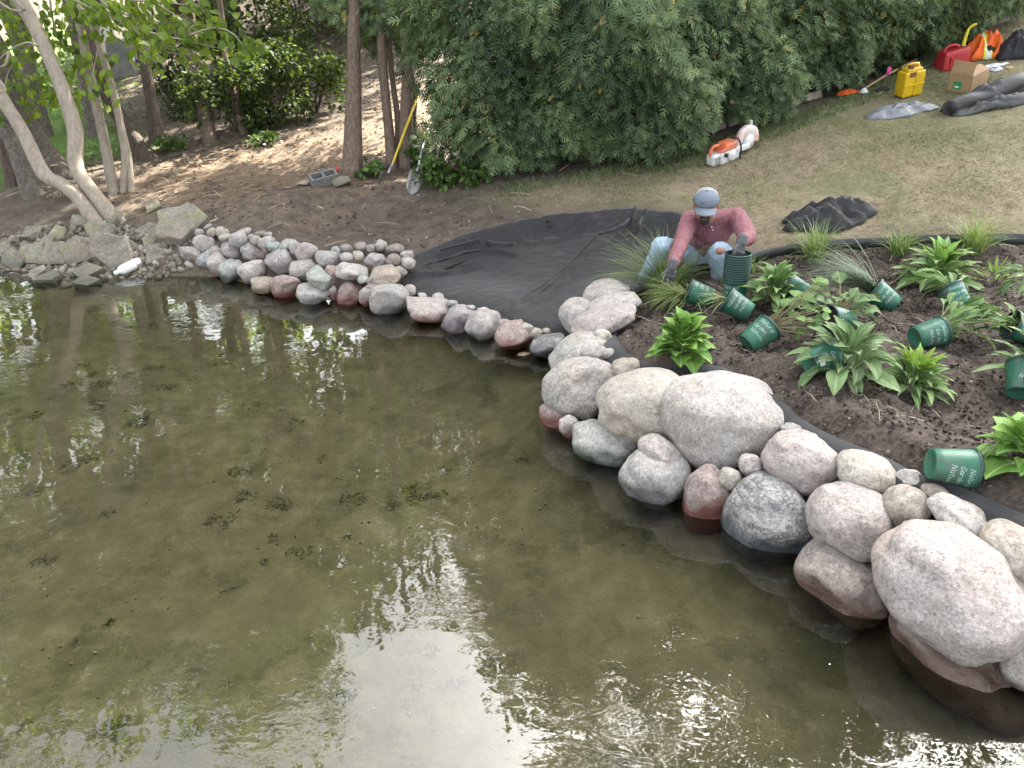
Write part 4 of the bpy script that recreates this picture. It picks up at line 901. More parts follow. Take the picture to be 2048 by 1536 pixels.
# ------------------------------------------------------------------ nursery pots
M_POT = simple('green_pot_plastic', (.022, .125, .075), .42, .3, 6, spec=.45)
nt_ = M_POT.node_tree; bs_ = [n for n in nt_.nodes if n.type == 'BSDF_PRINCIPLED'][0]; old_ = bs_.inputs['Base Color'].links[0].from_socket; cc_ = ocoord(nt_)
dm_ = math_n(nt_, 'MULTIPLY', gray(nt_, noise_t(nt_, cc_, 11, 6, .75), .48, .68), .7); nt_.links.new(mix(nt_, dm_, old_, (.11, .09, .07)), bs_.inputs['Base Color'])      # dried soil smears
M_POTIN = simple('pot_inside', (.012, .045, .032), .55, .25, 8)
M_RIM = simple('pot_rim', (.018, .05, .04), .45, .2); M_INK = simple('white_marker', (.42, .52, .48), .6, .25); M_SOIL = simple('potting_soil', (.035, .025, .019), .95, .5, 40, .01, 60)
M_STICK = simple('white_sticker', (.75, .77, .76), .5, .06)
PR, PB, PH = .086, .066, .185
GLY = {'N': [[(0, 0), (.05, 1), (.5, .05), (.6, 1)]], 'a': [[(.42, .55), (.2, .62), (.02, .35), (.15, .05), (.4, .2), (.44, .6), (.46, .05), (.55, .03)]], 't': [[(.2, 1), (.18, .2), (.3, .03), (.42, .1)], [(0, .68), (.42, .72)]],
       'u': [[(.02, .6), (.05, .15), (.22, .02), (.42, .2), (.45, .62), (.46, .05)]], 'r': [[(.05, .6), (.07, .02)], [(.07, .4), (.2, .6), (.38, .58)]], 'l': [[(.1, 1.05), (.1, .1), (.2, .02)]],
       'G': [[(.55, .85), (.3, 1), (.02, .6), (.1, .12), (.4, .02), (.55, .4), (.3, .42)]], 'd': [[(.42, .5), (.2, .6), (.02, .3), (.18, .03), (.42, .2)], [(.46, 1.05), (.44, .02)]], 'e': [[(.04, .32), (.42, .38), (.3, .62), (.06, .45), (.1, .08), (.42, .08)]],
       'n': [[(.04, .62), (.06, .02)], [(.06, .4), (.25, .62), (.4, .5), (.42, .02)]], 'i': [[(.1, .6), (.1, .02)], [(.09, .82), (.12, .86)]], 'v': [[(.02, .6), (.2, .02), (.42, .62)]], 's': [[(.38, .55), (.15, .62), (.08, .42), (.36, .25), (.25, .02), (.02, .1)]]}
GW = {'N': .78, 'G': .72, 'l': .3, 'i': .28, 't': .5}
def lettering(parent, th0=0.0, seed=0, lines=('Natural', 'Garden', 'Natives'), hgt=.027, z0=.135):
    """Marker handwriting drawn as thin ribbons lying on the pot wall."""
    rgl = random.Random(seed); V, F = [], []
    for li, txt in enumerate(lines):
        s = hgt * rgl.uniform(.9, 1.1); wtot = sum(GW.get(c, .6) for c in txt) * s; x = -wtot / 2 + rgl.uniform(-.012, .012); zb = z0 - li * hgt * 1.45; sl_ = rgl.uniform(-.06, .1)
        for c in txt:
            for st_ in GLY[c]:
                pts = cr_spline([(a, b) for a, b in st_], 4) if len(st_) > 2 else np.array(st_, float)
                P = []
                for a, b in pts:
                    xx = x + (a + .16 * b) * s; zz_ = zb + b * s * .85 + sl_ * xx; rr = PB + (PR - PB) * zz_ / PH + .0012; th = th0 + xx / rr
                    P.append((np.array([math.cos(th), math.sin(th), 0]) * rr + np.array([0, 0, zz_]), np.array([-math.sin(th), math.cos(th), 0])))
                o_ = len(V)
                for k, (pp, tg) in enumerate(P):
                    q0, q1 = P[max(0, k - 1)][0], P[min(len(P) - 1, k + 1)][0]; d = q1 - q0; d /= np.linalg.norm(d) + 1e-9; n_ = np.cross(d, np.array([pp[0], pp[1], 0]) / math.hypot(pp[0], pp[1]))
                    V += [pp - n_ * .0010, pp + n_ * .0010]
                F += [[o_ + 2 * k, o_ + 2 * k + 1, o_ + 2 * k + 3, o_ + 2 * k + 2] for k in range(len(P) - 1)]
            x += GW.get(c, .6) * s
    return obj('lettering', np_mesh('lettering', np.array(V), np.array(F), M_INK), parent)
_potme = {}
def pot_meshes():
    if _potme: return _potme
    prof = [(.001, .006), (PB - .012, .006), (PB - .006, 0), (PB, .002)] + [(PB + (PR - PB) * k / 5 * .985, .002 + (PH - .018) * k / 5) for k in range(1, 6)]
    bm = lathe(prof, 36); me = bpy.data.meshes.new('pot_wall'); bm.to_mesh(me); bm.free(); me.materials.append(M_POT)
    bm = lathe([(PR - .001, PH - .018), (PR + .004, PH - .016), (PR + .005, PH - .004), (PR + .002, PH), (PR - .003, PH)], 36); m2 = bpy.data.meshes.new('rim'); bm.to_mesh(m2); bm.free(); m2.materials.append(M_RIM)
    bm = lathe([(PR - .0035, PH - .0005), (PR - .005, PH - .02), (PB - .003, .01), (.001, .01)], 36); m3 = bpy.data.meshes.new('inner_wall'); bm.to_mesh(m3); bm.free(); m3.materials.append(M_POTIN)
    rp = [(.001, PH - .04)] + [(r_ * (PR - .010), PH - .04 + random.uniform(-.006, .006)) for r_ in (.3, .6, .85, 1.0)]
    bm = lathe(rp, 24)
    for v in bm.verts: v.co.z += random.uniform(-.006, .006)
    m4 = bpy.data.meshes.new('potting_soil'); bm.to_mesh(m4); bm.free(); m4.materials.append(M_SOIL)
    for me_ in (me, m2, m3, m4):
        for p_ in me_.polygons: p_.use_smooth = True
    _potme.update(wall=me, rim=m2, inner=m3, soil=m4); return _potme
def pot(origin, axis, label, group='nursery pots on the bed', text=True, th=0.0, soil=True, seed=0, name='nursery_pot', sticker=False):
    """origin = middle of the pot's base; axis = from base to rim."""
    mm = pot_meshes(); a = Vector(axis).normalized(); tocam = (CAM - Vector(origin)); x = (tocam - a * tocam.dot(a)).normalized(); y = a.cross(x)
    o = empty(name, origin); o.rotation_mode = 'QUATERNION'; o.rotation_quaternion = Matrix((x, y, a)).transposed().to_quaternion()
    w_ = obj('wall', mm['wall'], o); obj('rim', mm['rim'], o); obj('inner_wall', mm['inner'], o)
    if soil: obj('potting_soil', mm['soil'], o)
    if text: lettering(o, th, seed)
    if sticker:
        V = []; 
        for k in range(5):
            for zq in (.02, .05):
                rr = PB + (PR - PB) * zq / PH + .0014; t_ = sticker + (k / 4 - .5) * .75; V.append((rr * math.cos(t_), rr * math.sin(t_), zq))
        st_o = obj('sticker', np_mesh('sticker', np.array(V), np.array([[2 * k, 2 * k + 2, 2 * k + 3, 2 * k + 1] for k in range(4)]), M_STICK), o)
        V = []
        for k in range(7):
            t_ = sticker + (k / 6 - .5) * .3; rr = PB + (PR - PB) * .035 / PH + .0022
            for zq in (.033, .037): V.append((rr * math.cos(t_), rr * math.sin(t_), zq + .002 * math.sin(k * 2)))
        obj('sticker_print', np_mesh('sticker_print', np.array(V), np.array([[2 * k, 2 * k + 2, 2 * k + 3, 2 * k + 1] for k in range(0, 6, 2)]), simple('grey_print', (.2, .22, .22), .6)), o)
    return tag(o, label, 'plant pot', group)
def lying(px, py, yaw, el, label, th=0.0, **kw):
    """A pot lying on the soil; (px,py) is the photo point under its middle; yaw 0 opens to the right, 90 away from the viewer."""
    g = hit(px, py); a = Vector((math.cos(R(yaw)) * math.cos(R(el)), math.sin(R(yaw)) * math.cos(R(el)), math.sin(R(el))))
    c = g + Vector((0, 0, .076 * math.cos(R(el)) + .07 * abs(math.sin(R(el))) - .006)); return pot(c - a * PH / 2, a, label, th=th, **kw), c + a * (PH / 2 - .03), a
POTS = {}
POTS['near'] = lying(1895, 962, -8, -4, 'green pot lying on its side nearest the boulders, mouth to the right', .55, seed=1)
POTS['back'] = lying(1905, 624, 118, 40, 'green pot with its base toward the viewer, large leaves drooping behind it', .5, seed=2)
POTS['blue'] = lying(1762, 622, 150, 28, 'green pot tipped left with blue green grass spilling out', .25, seed=3)
POTS['mid'] = lying(1472, 638, 158, 24, 'green pot tipped left just below the tall stack, thin yellowish blades', .35, seed=4)
POTS['left'] = lying(1398, 612, 165, 14, 'green pot lying left of the stack, mouth toward the tall grass', 1.2, seed=5)
POTS['stem'] = lying(1512, 700, 22, 30, 'green pot tipped right with brown stems leading to round leaves', -.25, seed=6)
POTS['right'] = lying(1850, 694, 12, 10, 'green pot tipped right, wilting leaves pouring from its mouth', .35, seed=7)
POTS['stick'] = lying(1640, 744, 22, 12, 'green pot with white sticker, half covered by lance shaped leaves', .6, seed=8, sticker=.2)
POTS['edge'] = lying(2040, 688, 170, 20, 'green pot cut by the right edge, beside wilting leaves', .4, seed=9)
POTS['corner'] = lying(2035, 792, 60, 35, 'green pot at the right edge, lower one, under long leaves', .6, seed=10)
POTS['hid'] = lying(1592, 606, 150, 20, 'green pot mostly hidden behind the drooping plant near the stack', 1.5, seed=11)
POTS['hid2'] = lying(1672, 664, 200, 12, 'green pot mostly hidden under the sprawling round leaves', 1.4, seed=12)
# the tall stack in the worker's hand: one pot at the bottom, the rest nested in it
sb = hit(1468, 606) + Vector((0, 0, -.012)); sax = Vector((-.03, .02, 1)).normalized(); NST = 12
for k in range(NST):
    lab = 'lowest green pot of the tall stack, with white handwriting' if k == 0 else 'topmost pot of the tall stack, the worker\'s glove inside it' if k == NST - 1 else '%s pot from the bottom in the tall stack, only its rim band showing' % ordinal(k)
    pot(sb + sax * (0.0165 * k + (.004 if k else 0)), sax, lab, 'nested pots of the tall stack', text=(k == 0), th=-.45, soil=False, seed=20)
STACK_TOP = sb + sax * (0.0165 * (NST - 1) + PH)

# ------------------------------------------------------------------ bed plants: every leaf a piece of its own
def plant_leaf_mat(name, a, b, vein):
    m, nt, out = new_mat(name); tc = node(nt, 'ShaderNodeTexCoord').outputs['Object']; oi = node(nt, 'ShaderNodeObjectInfo').outputs['Random']
    f = math_n(nt, 'ADD', math_n(nt, 'MULTIPLY', oi, .7), math_n(nt, 'MULTIPLY', noise_t(nt, tc, 5, 3), .4)); c = rampn(nt, f, [(.15, a), (.85, b)])
    x = node(nt, 'ShaderNodeSeparateXYZ', {0: tc}).outputs['X']; ax = math_n(nt, 'ABSOLUTE', x); c = mix(nt, gray(nt, ax, .035, .012), c, vein)
    p = node(nt, 'ShaderNodeBsdfPrincipled', {'Base Color': c, 'Roughness': .6, 'Specular IOR Level': .35}); t = node(nt, 'ShaderNodeBsdfTranslucent', {'Color': c})
    nt.links.new(bump(nt, noise_t(nt, tc, 9, 3), .5, .02), p.inputs['Normal'])
    ms = node(nt, 'ShaderNodeMixShader', {0: .25, 1: p.outputs[0], 2: t.outputs[0]}); nt.links.new(ms.outputs[0], out.inputs['Surface']); MATS[name] = m; return m
ML_BRIGHT = plant_leaf_mat('bright_leaf', (.10, .22, .035), (.22, .38, .075), (.30, .44, .14)); ML_MID = plant_leaf_mat('mid_leaf', (.07, .15, .04), (.19, .30, .09), (.32, .40, .20))
ML_DULL = plant_leaf_mat('dull_leaf', (.075, .14, .05), (.18, .27, .11), (.30, .36, .19)); ML_YEL = plant_leaf_mat('young_leaf', (.13, .24, .03), (.27, .40, .06), (.32, .44, .12))
M_STEM = simple('plant_stem', (.16, .25, .07), .6, .3); M_STEMB = simple('brown_stem', (.17, .15, .07), .7, .3)
_leafme = {}
def leaf_mesh(shape, bend, mat):
    k = (shape, bend, mat.name)
    if k in _leafme: return _leafme[k]
    prof = {'lance': [.05, .28, .44, .5, .47, .36, .18, .0], 'ovate': [.06, .55, .82, .92, .82, .58, .28, .0], 'round': [.08, .8, 1.1, 1.2, 1.1, .85, .45, .0], 'spoon': [.07, .12, .22, .45, .58, .55, .34, .0], 'thin': [.06, .14, .2, .22, .2, .15, .08, .0]}[shape]
    n = len(prof); V = []; a = 0.0; y = z = 0.0; rgl = random.Random(str(k))
    for i, w_ in enumerate(prof):
        tooth = (1 + .10 * (-1) ** i) if shape == 'ovate' else 1; wv = rgl.uniform(-.03, .03)
        V += [(-w_ * .5 * tooth, y, z + .12 * w_ + wv), (0, y, z), (w_ * .5 * tooth, y, z + .12 * w_ - wv)]
        a -= R(bend) / n; y += math.cos(a + R(bend) * .35) / (n - 1); z += math.sin(a + R(bend) * .35) / (n - 1)
    F = []
    for i in range(n - 1):
        for j in range(2): F.append([3 * i + j, 3 * i + j + 1, 3 * i + j + 4, 3 * i + j + 3])
    me = np_mesh('leaf', np.array(V), np.array(F), mat, True); _leafme[k] = me; return me
def add_leaf(parent, pos, az, el, L, W, me, roll=0.0):
    """pos relative to the plant; az heading, el rise of the leaf's base."""
    d = Vector((math.cos(az) * math.cos(el), math.sin(az) * math.cos(el), math.sin(el))); x = d.cross(Vector((0, 0, 1))).normalized(); z = x.cross(d)
    Mx = Matrix((x, d, z)).transposed() @ Matrix.Rotation(roll, 3, 'Y'); o = bpy.data.objects.new('leaf', me); link(o, parent)
    o.matrix_local = Matrix.Translation(pos) @ Mx.to_4x4() @ Matrix.Diagonal((W, L, L, 1)); return o
def rosette(px, py, label, shape, mat, n, L, W, rise=(.0, 1.1), bend=(30, 80), height=.1, squash=1.0, tops=None, name='leafy_plant', seed=0, spread=.03):
    b = hit(px, py); o = empty(name, b); tag(o, label, 'plant', 'leafy plants on the bed'); rp = random.Random(seed + int(px)); stems = []
    for i in range(n):
        u = (i + .5) / n; az = i * 2.399 + rp.uniform(-.3, .3); el = rise[0] + (rise[1] - rise[0]) * u + rp.uniform(-.15, .15); h_ = height * u * rp.uniform(.7, 1.2)
        p0 = Vector((math.cos(az) * spread * (1 - u * .6), math.sin(az) * spread * (1 - u * .6) * squash, .01 + h_)); l_ = 1.18 * L * rp.uniform(.75, 1.15) * (1 - .3 * u)
        m_ = tops if tops and u > .72 else mat
        add_leaf(o, p0, az, el, l_, W * 1.12 * l_ / L * rp.uniform(.8, 1.2), leaf_mesh(shape, rp.choice(bend), m_), rp.uniform(-.4, .4))
    tube('stem', [(0, 0, -.02), (.004, 0, height * .5), (0, 0, height)], [.007, .006, .003], M_STEM, o, 6); return o
def droop(rim, axis, label, shape, mat, n, L, W, fan=.5, bend=(60, 100), stem=.12, seed=0, lift=.35, group='leafy plants on the bed', pot_px=None, smat=None):
    """A plant lying in a tipped pot: stems run out of the mouth along axis and the leaves fall over."""
    rp = random.Random(seed); b = Vector(rim); o = empty('leafy_plant', b); tag(o, label, 'plant', group); a = Vector(axis).normalized(); st_ = []
    az0 = math.atan2(a.y, a.x); gz = tz(b.x, b.y) - b.z
    for i in range(n):
        az = az0 + rp.gauss(0, fan); el = lift + rp.gauss(0, .3); s = stem * rp.uniform(.4, 1.3)
        d = Vector((math.cos(az) * math.cos(el), math.sin(az) * math.cos(el), math.sin(el))); q = Vector((rp.uniform(-.03, .03), rp.uniform(-.03, .03), rp.uniform(-.02, .03))); e = q + d * s
        e.z = max(e.z, gz + .03); st_.append(([q, (q + e) / 2 + Vector((0, 0, .012)), e], [.0035, .003, .002]))
        add_leaf(o, e, az + rp.gauss(0, .3), el - rp.uniform(.0, .6), L * rp.uniform(.7, 1.15), W * rp.uniform(.75, 1.2), leaf_mesh(shape, rp.choice(bend), mat), rp.gauss(0, .5))
    multi_tube('stems', st_, smat or M_STEM, o, 5, 2)['kind'] = 'stuff'; return o
rosette(1362, 712, 'bright green plant with broad toothed leaves, nearest the left boulders', 'ovate', ML_BRIGHT, 58, .15, .12, (-.15, 1.3), (30, 55, 80), .17, spread=.05)
rosette(1545, 612, 'upright plant with long drooping leaves right of the pot stack', 'lance', ML_MID, 54, .21, .11, (.1, 1.3), (80, 110, 140), .17, spread=.06)
rosette(1690, 752, 'plant with long lance shaped leaves over the pot with the sticker', 'spoon', ML_DULL, 56, .24, .11, (-.05, 1.35), (60, 95, 130), .15, spread=.07)
rosette(1822, 778, 'dense rosette with yellow green centre in the middle of the bed', 'lance', ML_MID, 84, .17, .075, (-.2, 1.35), (40, 75, 100), .12, tops=ML_YEL, spread=.07)
rosette(1868, 570, 'large leaved plant drooping behind the pot with its base forward', 'lance', ML_MID, 56, .26, .15, (.0, 1.3), (60, 95, 120), .16, tops=ML_BRIGHT, spread=.07)
rosette(2052, 935, 'bright green plant at the right edge by the nearest fallen pot', 'ovate', ML_BRIGHT, 34, .15, .13, (-.1, 1.2), (30, 60), .2, spread=.06)
rosette(2060, 770, 'plant with long leaves at the right edge over a pot', 'lance', ML_DULL, 26, .26, .10, (.0, 1.2), (40, 80), .16, spread=.05)
rosette(1985, 566, 'small wispy yellowish plant with thin leaves near the edging', 'thin', ML_YEL, 46, .09, .06, (.1, 1.2), (10, 40), .12, name='wispy_plant', spread=.07)
droop(POTS['right'][1], POTS['right'][2], 'plant with wilting leaves pouring from the pot on its right', 'lance', ML_MID, 34, .17, .085, .45, stem=.17, seed=3)
droop(POTS['back'][1], Vector((-.55, .6, .5)), 'pale stemmed leaves hanging left out of the pot with its base forward', 'lance', ML_MID, 22, .19, .09, .5, stem=.12, seed=4)
droop(hit(2075, 590) + Vector((0, 0, .1)), Vector((-1, -.15, .1)), 'wilting leaves reaching in from the right edge near the wispy plant', 'lance', ML_DULL, 18, .19, .075, .35, stem=.18, seed=5, lift=.1)
droop(POTS['stem'][1], POTS['stem'][2], 'sprawling brown stemmed plant with small round leaves from the tipped pot', 'round', ML_MID, 34, .075, .07, .38, (20, 50), .30, seed=6, lift=.3, smat=M_STEMB)
droop(hit(1668, 652) + Vector((0, 0, .08)), Vector((.5, .5, .3)), 'tangle of round and oval leaves behind the lance leaved plant', 'ovate', ML_DULL, 46, .11, .09, 1.6, (30, 70), .16, seed=7, lift=.5, smat=M_STEMB)
droop(POTS['near'][1], POTS['near'][2] + Vector((.1, .25, .3)), 'thick green stems leaving the nearest fallen pot to the right', 'ovate', ML_BRIGHT, 7, .10, .09, .18, (30, 60), .30, seed=8, lift=.25)
droop(POTS['edge'][1], POTS['edge'][2], 'few wilting leaves in the pot cut by the right edge', 'lance', ML_MID, 10, .16, .08, .5, stem=.08, seed=9)
# grasses
M_GRASS = leaf_mat('grass_blades', (.08, .14, .04), (.19, .28, .09), (.40, .45, .19), .3, .55); M_BLUEG = leaf_mat('blue_grass_blades', (.08, .14, .09), (.18, .26, .17), (.36, .42, .27), .3, .5)
def blades(rgx, n, L, lean, spread, width=.0032, az=None, fan=math.pi, tone=(.5, .2), gz=0.0):
    V, F, Tn = [], [], []; S = 6
    for i in range(n):
        a = rgx.uniform(-math.pi, math.pi) if az is None else az + rgx.normal() * fan; l_ = L * rgx.uniform(.55, 1.1); e0 = math.pi / 2 - abs(rgx.normal(lean, .22)); cur = rgx.uniform(.5, 1.7); th = e0
        r0 = spread * math.sqrt(rgx.uniform()); a0 = rgx.uniform(0, 6.28); p = np.array([r0 * math.cos(a0), r0 * math.sin(a0), -.01]); h = np.array([math.cos(a), math.sin(a), 0]); s = np.array([-h[1], h[0], 0]); o_ = len(V); tv = np.clip(rgx.normal(*tone), 0, 1)
        for k in range(S + 1):
            wd = width * (1 - (k / S) ** 2 * .85); V += [p - s * wd, p + s * wd]; Tn += [tv, tv]
            p = p + (h * math.cos(th) + np.array([0, 0, math.sin(th)])) * l_ / S; th -= cur / S; p[2] = max(p[2], gz + .004)
        F += [[o_ + 2 * k, o_ + 2 * k + 1, o_ + 2 * k + 3, o_ + 2 * k + 2] for k in range(S)]
    return np.array(V), np.array(F), np.array(Tn)
def grass(b, label, n, L, lean, spread, mat=None, az=None, fan=.4, tone=(.5, .2), width=.0032, gz=0.0):
    o = empty('grass_clump', b); tag(o, label, 'grass clump', 'grass clumps on the bed'); V, F, Tn = blades(np.random.default_rng(int(b[0] * 100) + n), n, L, lean, spread, width, az, fan, tone, gz)
    c = obj('blades', np_mesh('blades', V, F, mat or M_GRASS, False, {'tone': Tn}), o); c['kind'] = 'stuff'; return o
grass(hit(1332, 588), 'tall feathery grass clump in front of the worker\'s bent arm', 260, .56, .32, .06)
grass(hit(1336, 590) + Vector((-.04, .02, .02)), 'long grass blades arching left over the black liner', 90, .66, .75, .04, az=math.pi * .93, fan=.35)
g = hit(1372, 612); grass(g + Vector((0, 0, .06)), 'low fan of grass lying left of its tipped pot', 190, .36, 1.0, .05, az=math.pi * 1.05, fan=.55, gz=-.05, tone=(.6, .2))
grass(hit(1626, 524), 'upright grass clump behind the blue green grass', 220, .42, .3, .06)
grass(hit(1795, 510), 'grass clump standing at the middle of the edging', 170, .30, .35, .05)
grass(hit(1945, 505), 'grass clump at the right of the edging', 240, .38, .35, .07, tone=(.62, .2))
grass(hit(1500, 545), 'small thin grass tuft right behind the pot stack', 60, .2, .35, .04)
grass(hit(1452, 566), 'short grass tuft between the worker\'s shins and the pot stack', 50, .16, .4, .05)
grass(POTS['blue'][1], 'blue green grass spilling left from its tipped pot', 230, .52, .85, .05, M_BLUEG, math.pi * .86, .30, gz=-.06, width=.0036)
grass(POTS['mid'][1], 'thin yellowish blades spilling left from the pot below the stack', 26, .26, 1.05, .012, M_GRASS, math.pi * 1.0, .35, (.8, .15), .004, gz=-.08)

# ------------------------------------------------------------------ the worker
def blobmesh(parts, voxel, smooth=6, wrinkle=0.0, wscale=12.0, seed=0):
    """One continuous skin round tapered rods [(p0, r0, p1, r1)] - voxel fused, then relaxed."""
    V, F, off = [], [], 0; S, Fs = ico(3)
    for p0, r0, p1, r1 in parts:
        p0, p1 = np.array(p0, float), np.array(p1, float); L = np.linalg.norm(p1 - p0); n = max(2, int(L / (min(r0, r1) * .35 + 1e-6)) + 1); n = min(n, 40)
        for k in range(n):
            t = k / (n - 1); V.append(S * (r0 + (r1 - r0) * t) + p0 + (p1 - p0) * t); F.append(Fs + off); off += len(S)
    me = np_mesh('blob', np.vstack(V), np.vstack(F)); o = bpy.data.objects.new('blob', me); COL.objects.link(o)
    r = o.modifiers.new('r', 'REMESH'); r.mode = 'VOXEL'; r.voxel_size = voxel; s = o.modifiers.new('s', 'SMOOTH'); s.factor = .5; s.iterations = smooth
    dg = bpy.context.evaluated_depsgraph_get(); dg.update(); m2 = bpy.data.meshes.new_from_object(o.evaluated_get(dg)); bpy.data.objects.remove(o); bpy.data.meshes.remove(me)
    n = len(m2.vertices); co = np.empty(n * 3, np.float32); m2.vertices.foreach_get('co', co); co = co.reshape(-1, 3)
    if wrinkle:
        nv = np.empty(n * 3, np.float32); m2.vertices.foreach_get('normal', nv); nv = nv.reshape(-1, 3); of = seed * 7.3
        w_ = np.array([abs(noise.fractal((c[0] * wscale + of, c[1] * wscale, c[2] * wscale * .55 - of), 1, 2, 3)) for c in co]); co = co + nv * ((w_ - .25) * wrinkle)[:, None]
    Fq = [np.array([list(p_.vertices) for p_ in m2.polygons if len(p_.vertices) == 4])]; bpy.data.meshes.remove(m2); return co, Fq
def J(px, py, t): return np.array(list(at_d(px, py, t)))
M_SKIN = simple('skin', (.32, .18, .125), .5, .2, 14, spec=.4); M_HAIR = simple('dark_hair', (.018, .013, .010), .6, .4, 60, .004, 120)
M_SHIRT = simple('maroon_shirt', (.225, .092, .105), .85, .1, 9, .004, 60); M_JEAN = simple('faded_jeans', (.36, .46, .56), .85, .2, 5, .003, 90, dark=(.22, .31, .42))
M_GLOVE = simple('grey_glove', (.075, .078, .08), .75, .35, 14, .002, 120); M_SHOE = simple('dusty_shoe', (.085, .075, .066), .8, .3, 12, .003, 60)
M_CAP = simple('grey_blue_cap', (.15, .178, .215), .85, .15, 6, .001, 140); M_CAPW = simple('pale_cap_mesh', (.30, .31, .32), .8, .12, 60, .002, 160)
M_LIP = simple('lips', (.21, .085, .07), .5, .15); M_EYE = simple('eye_white', (.6, .57, .53), .3, .05); M_BTN = simple('shirt_button', (.65, .62, .6), .4, .1)
ft = hit(1285, 582); TF = depth(ft) - .02            # how far away his feet are
D = TF - 6.0
pel = J(1408, 520, 6.28 + D); hipL = J(1382, 521, 6.22 + D); hipR = J(1436, 521, 6.22 + D)
kneL = J(1324, 495, 5.82 + D); ankL = J(1288, 564, 6.0 + D); kneR = J(1441, 506, 5.76 + D); ankR = J(1440, 570, 5.98 + D)
bel = J(1414, 488, 6.2 + D); che = J(1424, 458, 6.04 + D); shL = J(1379, 440, 5.95 + D); shR = J(1473, 433, 5.95 + D); nek = J(1419, 440, 5.92 + D)
hedc = J(1412, 409, 5.76 + D)
st_px = topx(STACK_TOP); st_t = depth(STACK_TOP)
wriR = np.array(list(STACK_TOP + Vector((.025, .05, .075)))); elbR = J(1497, 474, (5.66 + D + st_t) / 2 + .06); elbL = J(1362, 486, 5.66 + D); wriL = J(1344, 530, 5.48 + D)
man = empty('person', (float(pel[0]), float(pel[1]), tz(pel[0], pel[1]))); B0 = np.array(man.location)
tag(man, 'crouching worker in maroon shirt, torn jeans and grey cap holding a pot stack', 'person')
# head frame: looking down at the pots
fw = (Vector((float(CAM.x - hedc[0]), float(CAM.y - hedc[1]), 0)).normalized() * .80 + Vector((.02, 0, -.32))).normalized(); rt = fw.cross(Vector((0, 0, 1))).normalized() * -1; upv = rt.cross(fw) * -1
rt = fw.cross(Vector((0, 0, 1))).normalized(); upv = rt.cross(fw).normalized()
HM = np.array([list(rt), list(fw), list(upv)]).T
def H(x, y, z): return hedc + HM @ np.array([x, y, z])
sk = [(H(0, -.012, .025), .088, H(0, .008, .02), .085), (H(0, .02, -.02), .070, H(0, .03, -.055), .058), (H(0, .05, -.085), .036, H(0, .045, -.09), .036), (H(-.03, .03, -.075), .034, H(.03, .03, -.075), .034),
      (H(0, .088, .005), .010, H(0, .104, -.028), .014), (H(-.014, .094, -.032), .009, H(.014, .094, -.032), .009), (H(-.035, .082, .018), .012, H(.035, .082, .018), .012), (H(-.04, .062, -.03), .026, H(.04, .062, -.03), .026), (H(-.016, .088, -.062), .010, H(.016, .088, -.062), .010),
      (H(-.083, -.008, .005), .016, H(-.08, -.004, -.03), .012), (H(.083, -.008, .005), .016, H(.08, -.004, -.03), .012), (H(0, -.03, -.06), .056, nek, .058), (nek, .058, che, .11), (che, .13, bel, .12), (bel, .12, pel, .13),
      (nek, .05, shL, .045), (nek, .05, shR, .045), (shL, .05, elbL, .043), (elbL, .042, wriL, .031), (shR, .055, elbR, .043), (elbR, .042, wriR, .031), (pel, .12, hipL, .1), (pel, .12, hipR, .1), (hipL, .085, kneL, .055), (kneL, .055, ankL, .038), (hipR, .085, kneR, .055), (kneR, .055, ankR, .038)]
def skin_obj(name, parts, voxel, mat, smooth=6, wr=0.0, ws=12.0, seed=0, parent=None):
    V, F = blobmesh([(np.array(a) - B0, b, np.array(c) - B0, d) for a, b, c, d in parts], voxel, smooth, wr, ws, seed); return obj(name, np_mesh(name, V, F, mat, True), parent or man)
body = skin_obj('body', sk, .0075, M_SKIN, 3)
tl = lambda a, b, f: a + (b - a) * f
shirt = skin_obj('shirt', [(tl(nek, che, .3), .078, che, .14), (che, .148, bel, .150), (bel, .150, tl(bel, pel, .45), .152), (tl(shL, nek, .85), .070, shL, .074), (tl(shR, nek, .85), .070, shR, .074), (tl(shL, che, .3), .09, che, .13), (tl(shR, che, .3), .09, che, .13), (shL, .074, tl(shL, elbL, .6), .066), (tl(shL, elbL, .6), .064, elbL, .056), (elbL, .058, tl(elbL, wriL, .95), .044), (shR, .074, tl(shR, elbR, .6), .066), (tl(shR, elbR, .6), .066, elbR, .06), (elbR, .06, tl(elbR, wriR, .92), .044)], .010, M_SHIRT, 5, .016, 17, 1)
jeans = skin_obj('jeans', [(pel, .155, tl(pel, bel, .35), .150), (pel, .15, hipL, .13), (pel, .15, hipR, .13), (hipL, .118, kneL, .084), (kneL, .080, tl(kneL, ankL, .5), .066), (tl(kneL, ankL, .5), .066, tl(kneL, ankL, .88), .066), (hipR, .118, kneR, .084), (kneR, .084, tl(kneR, ankR, .5), .074), (tl(kneR, ankR, .5), .074, tl(kneR, ankR, .86), .07)], .010, M_JEAN, 5, .015, 20, 2)
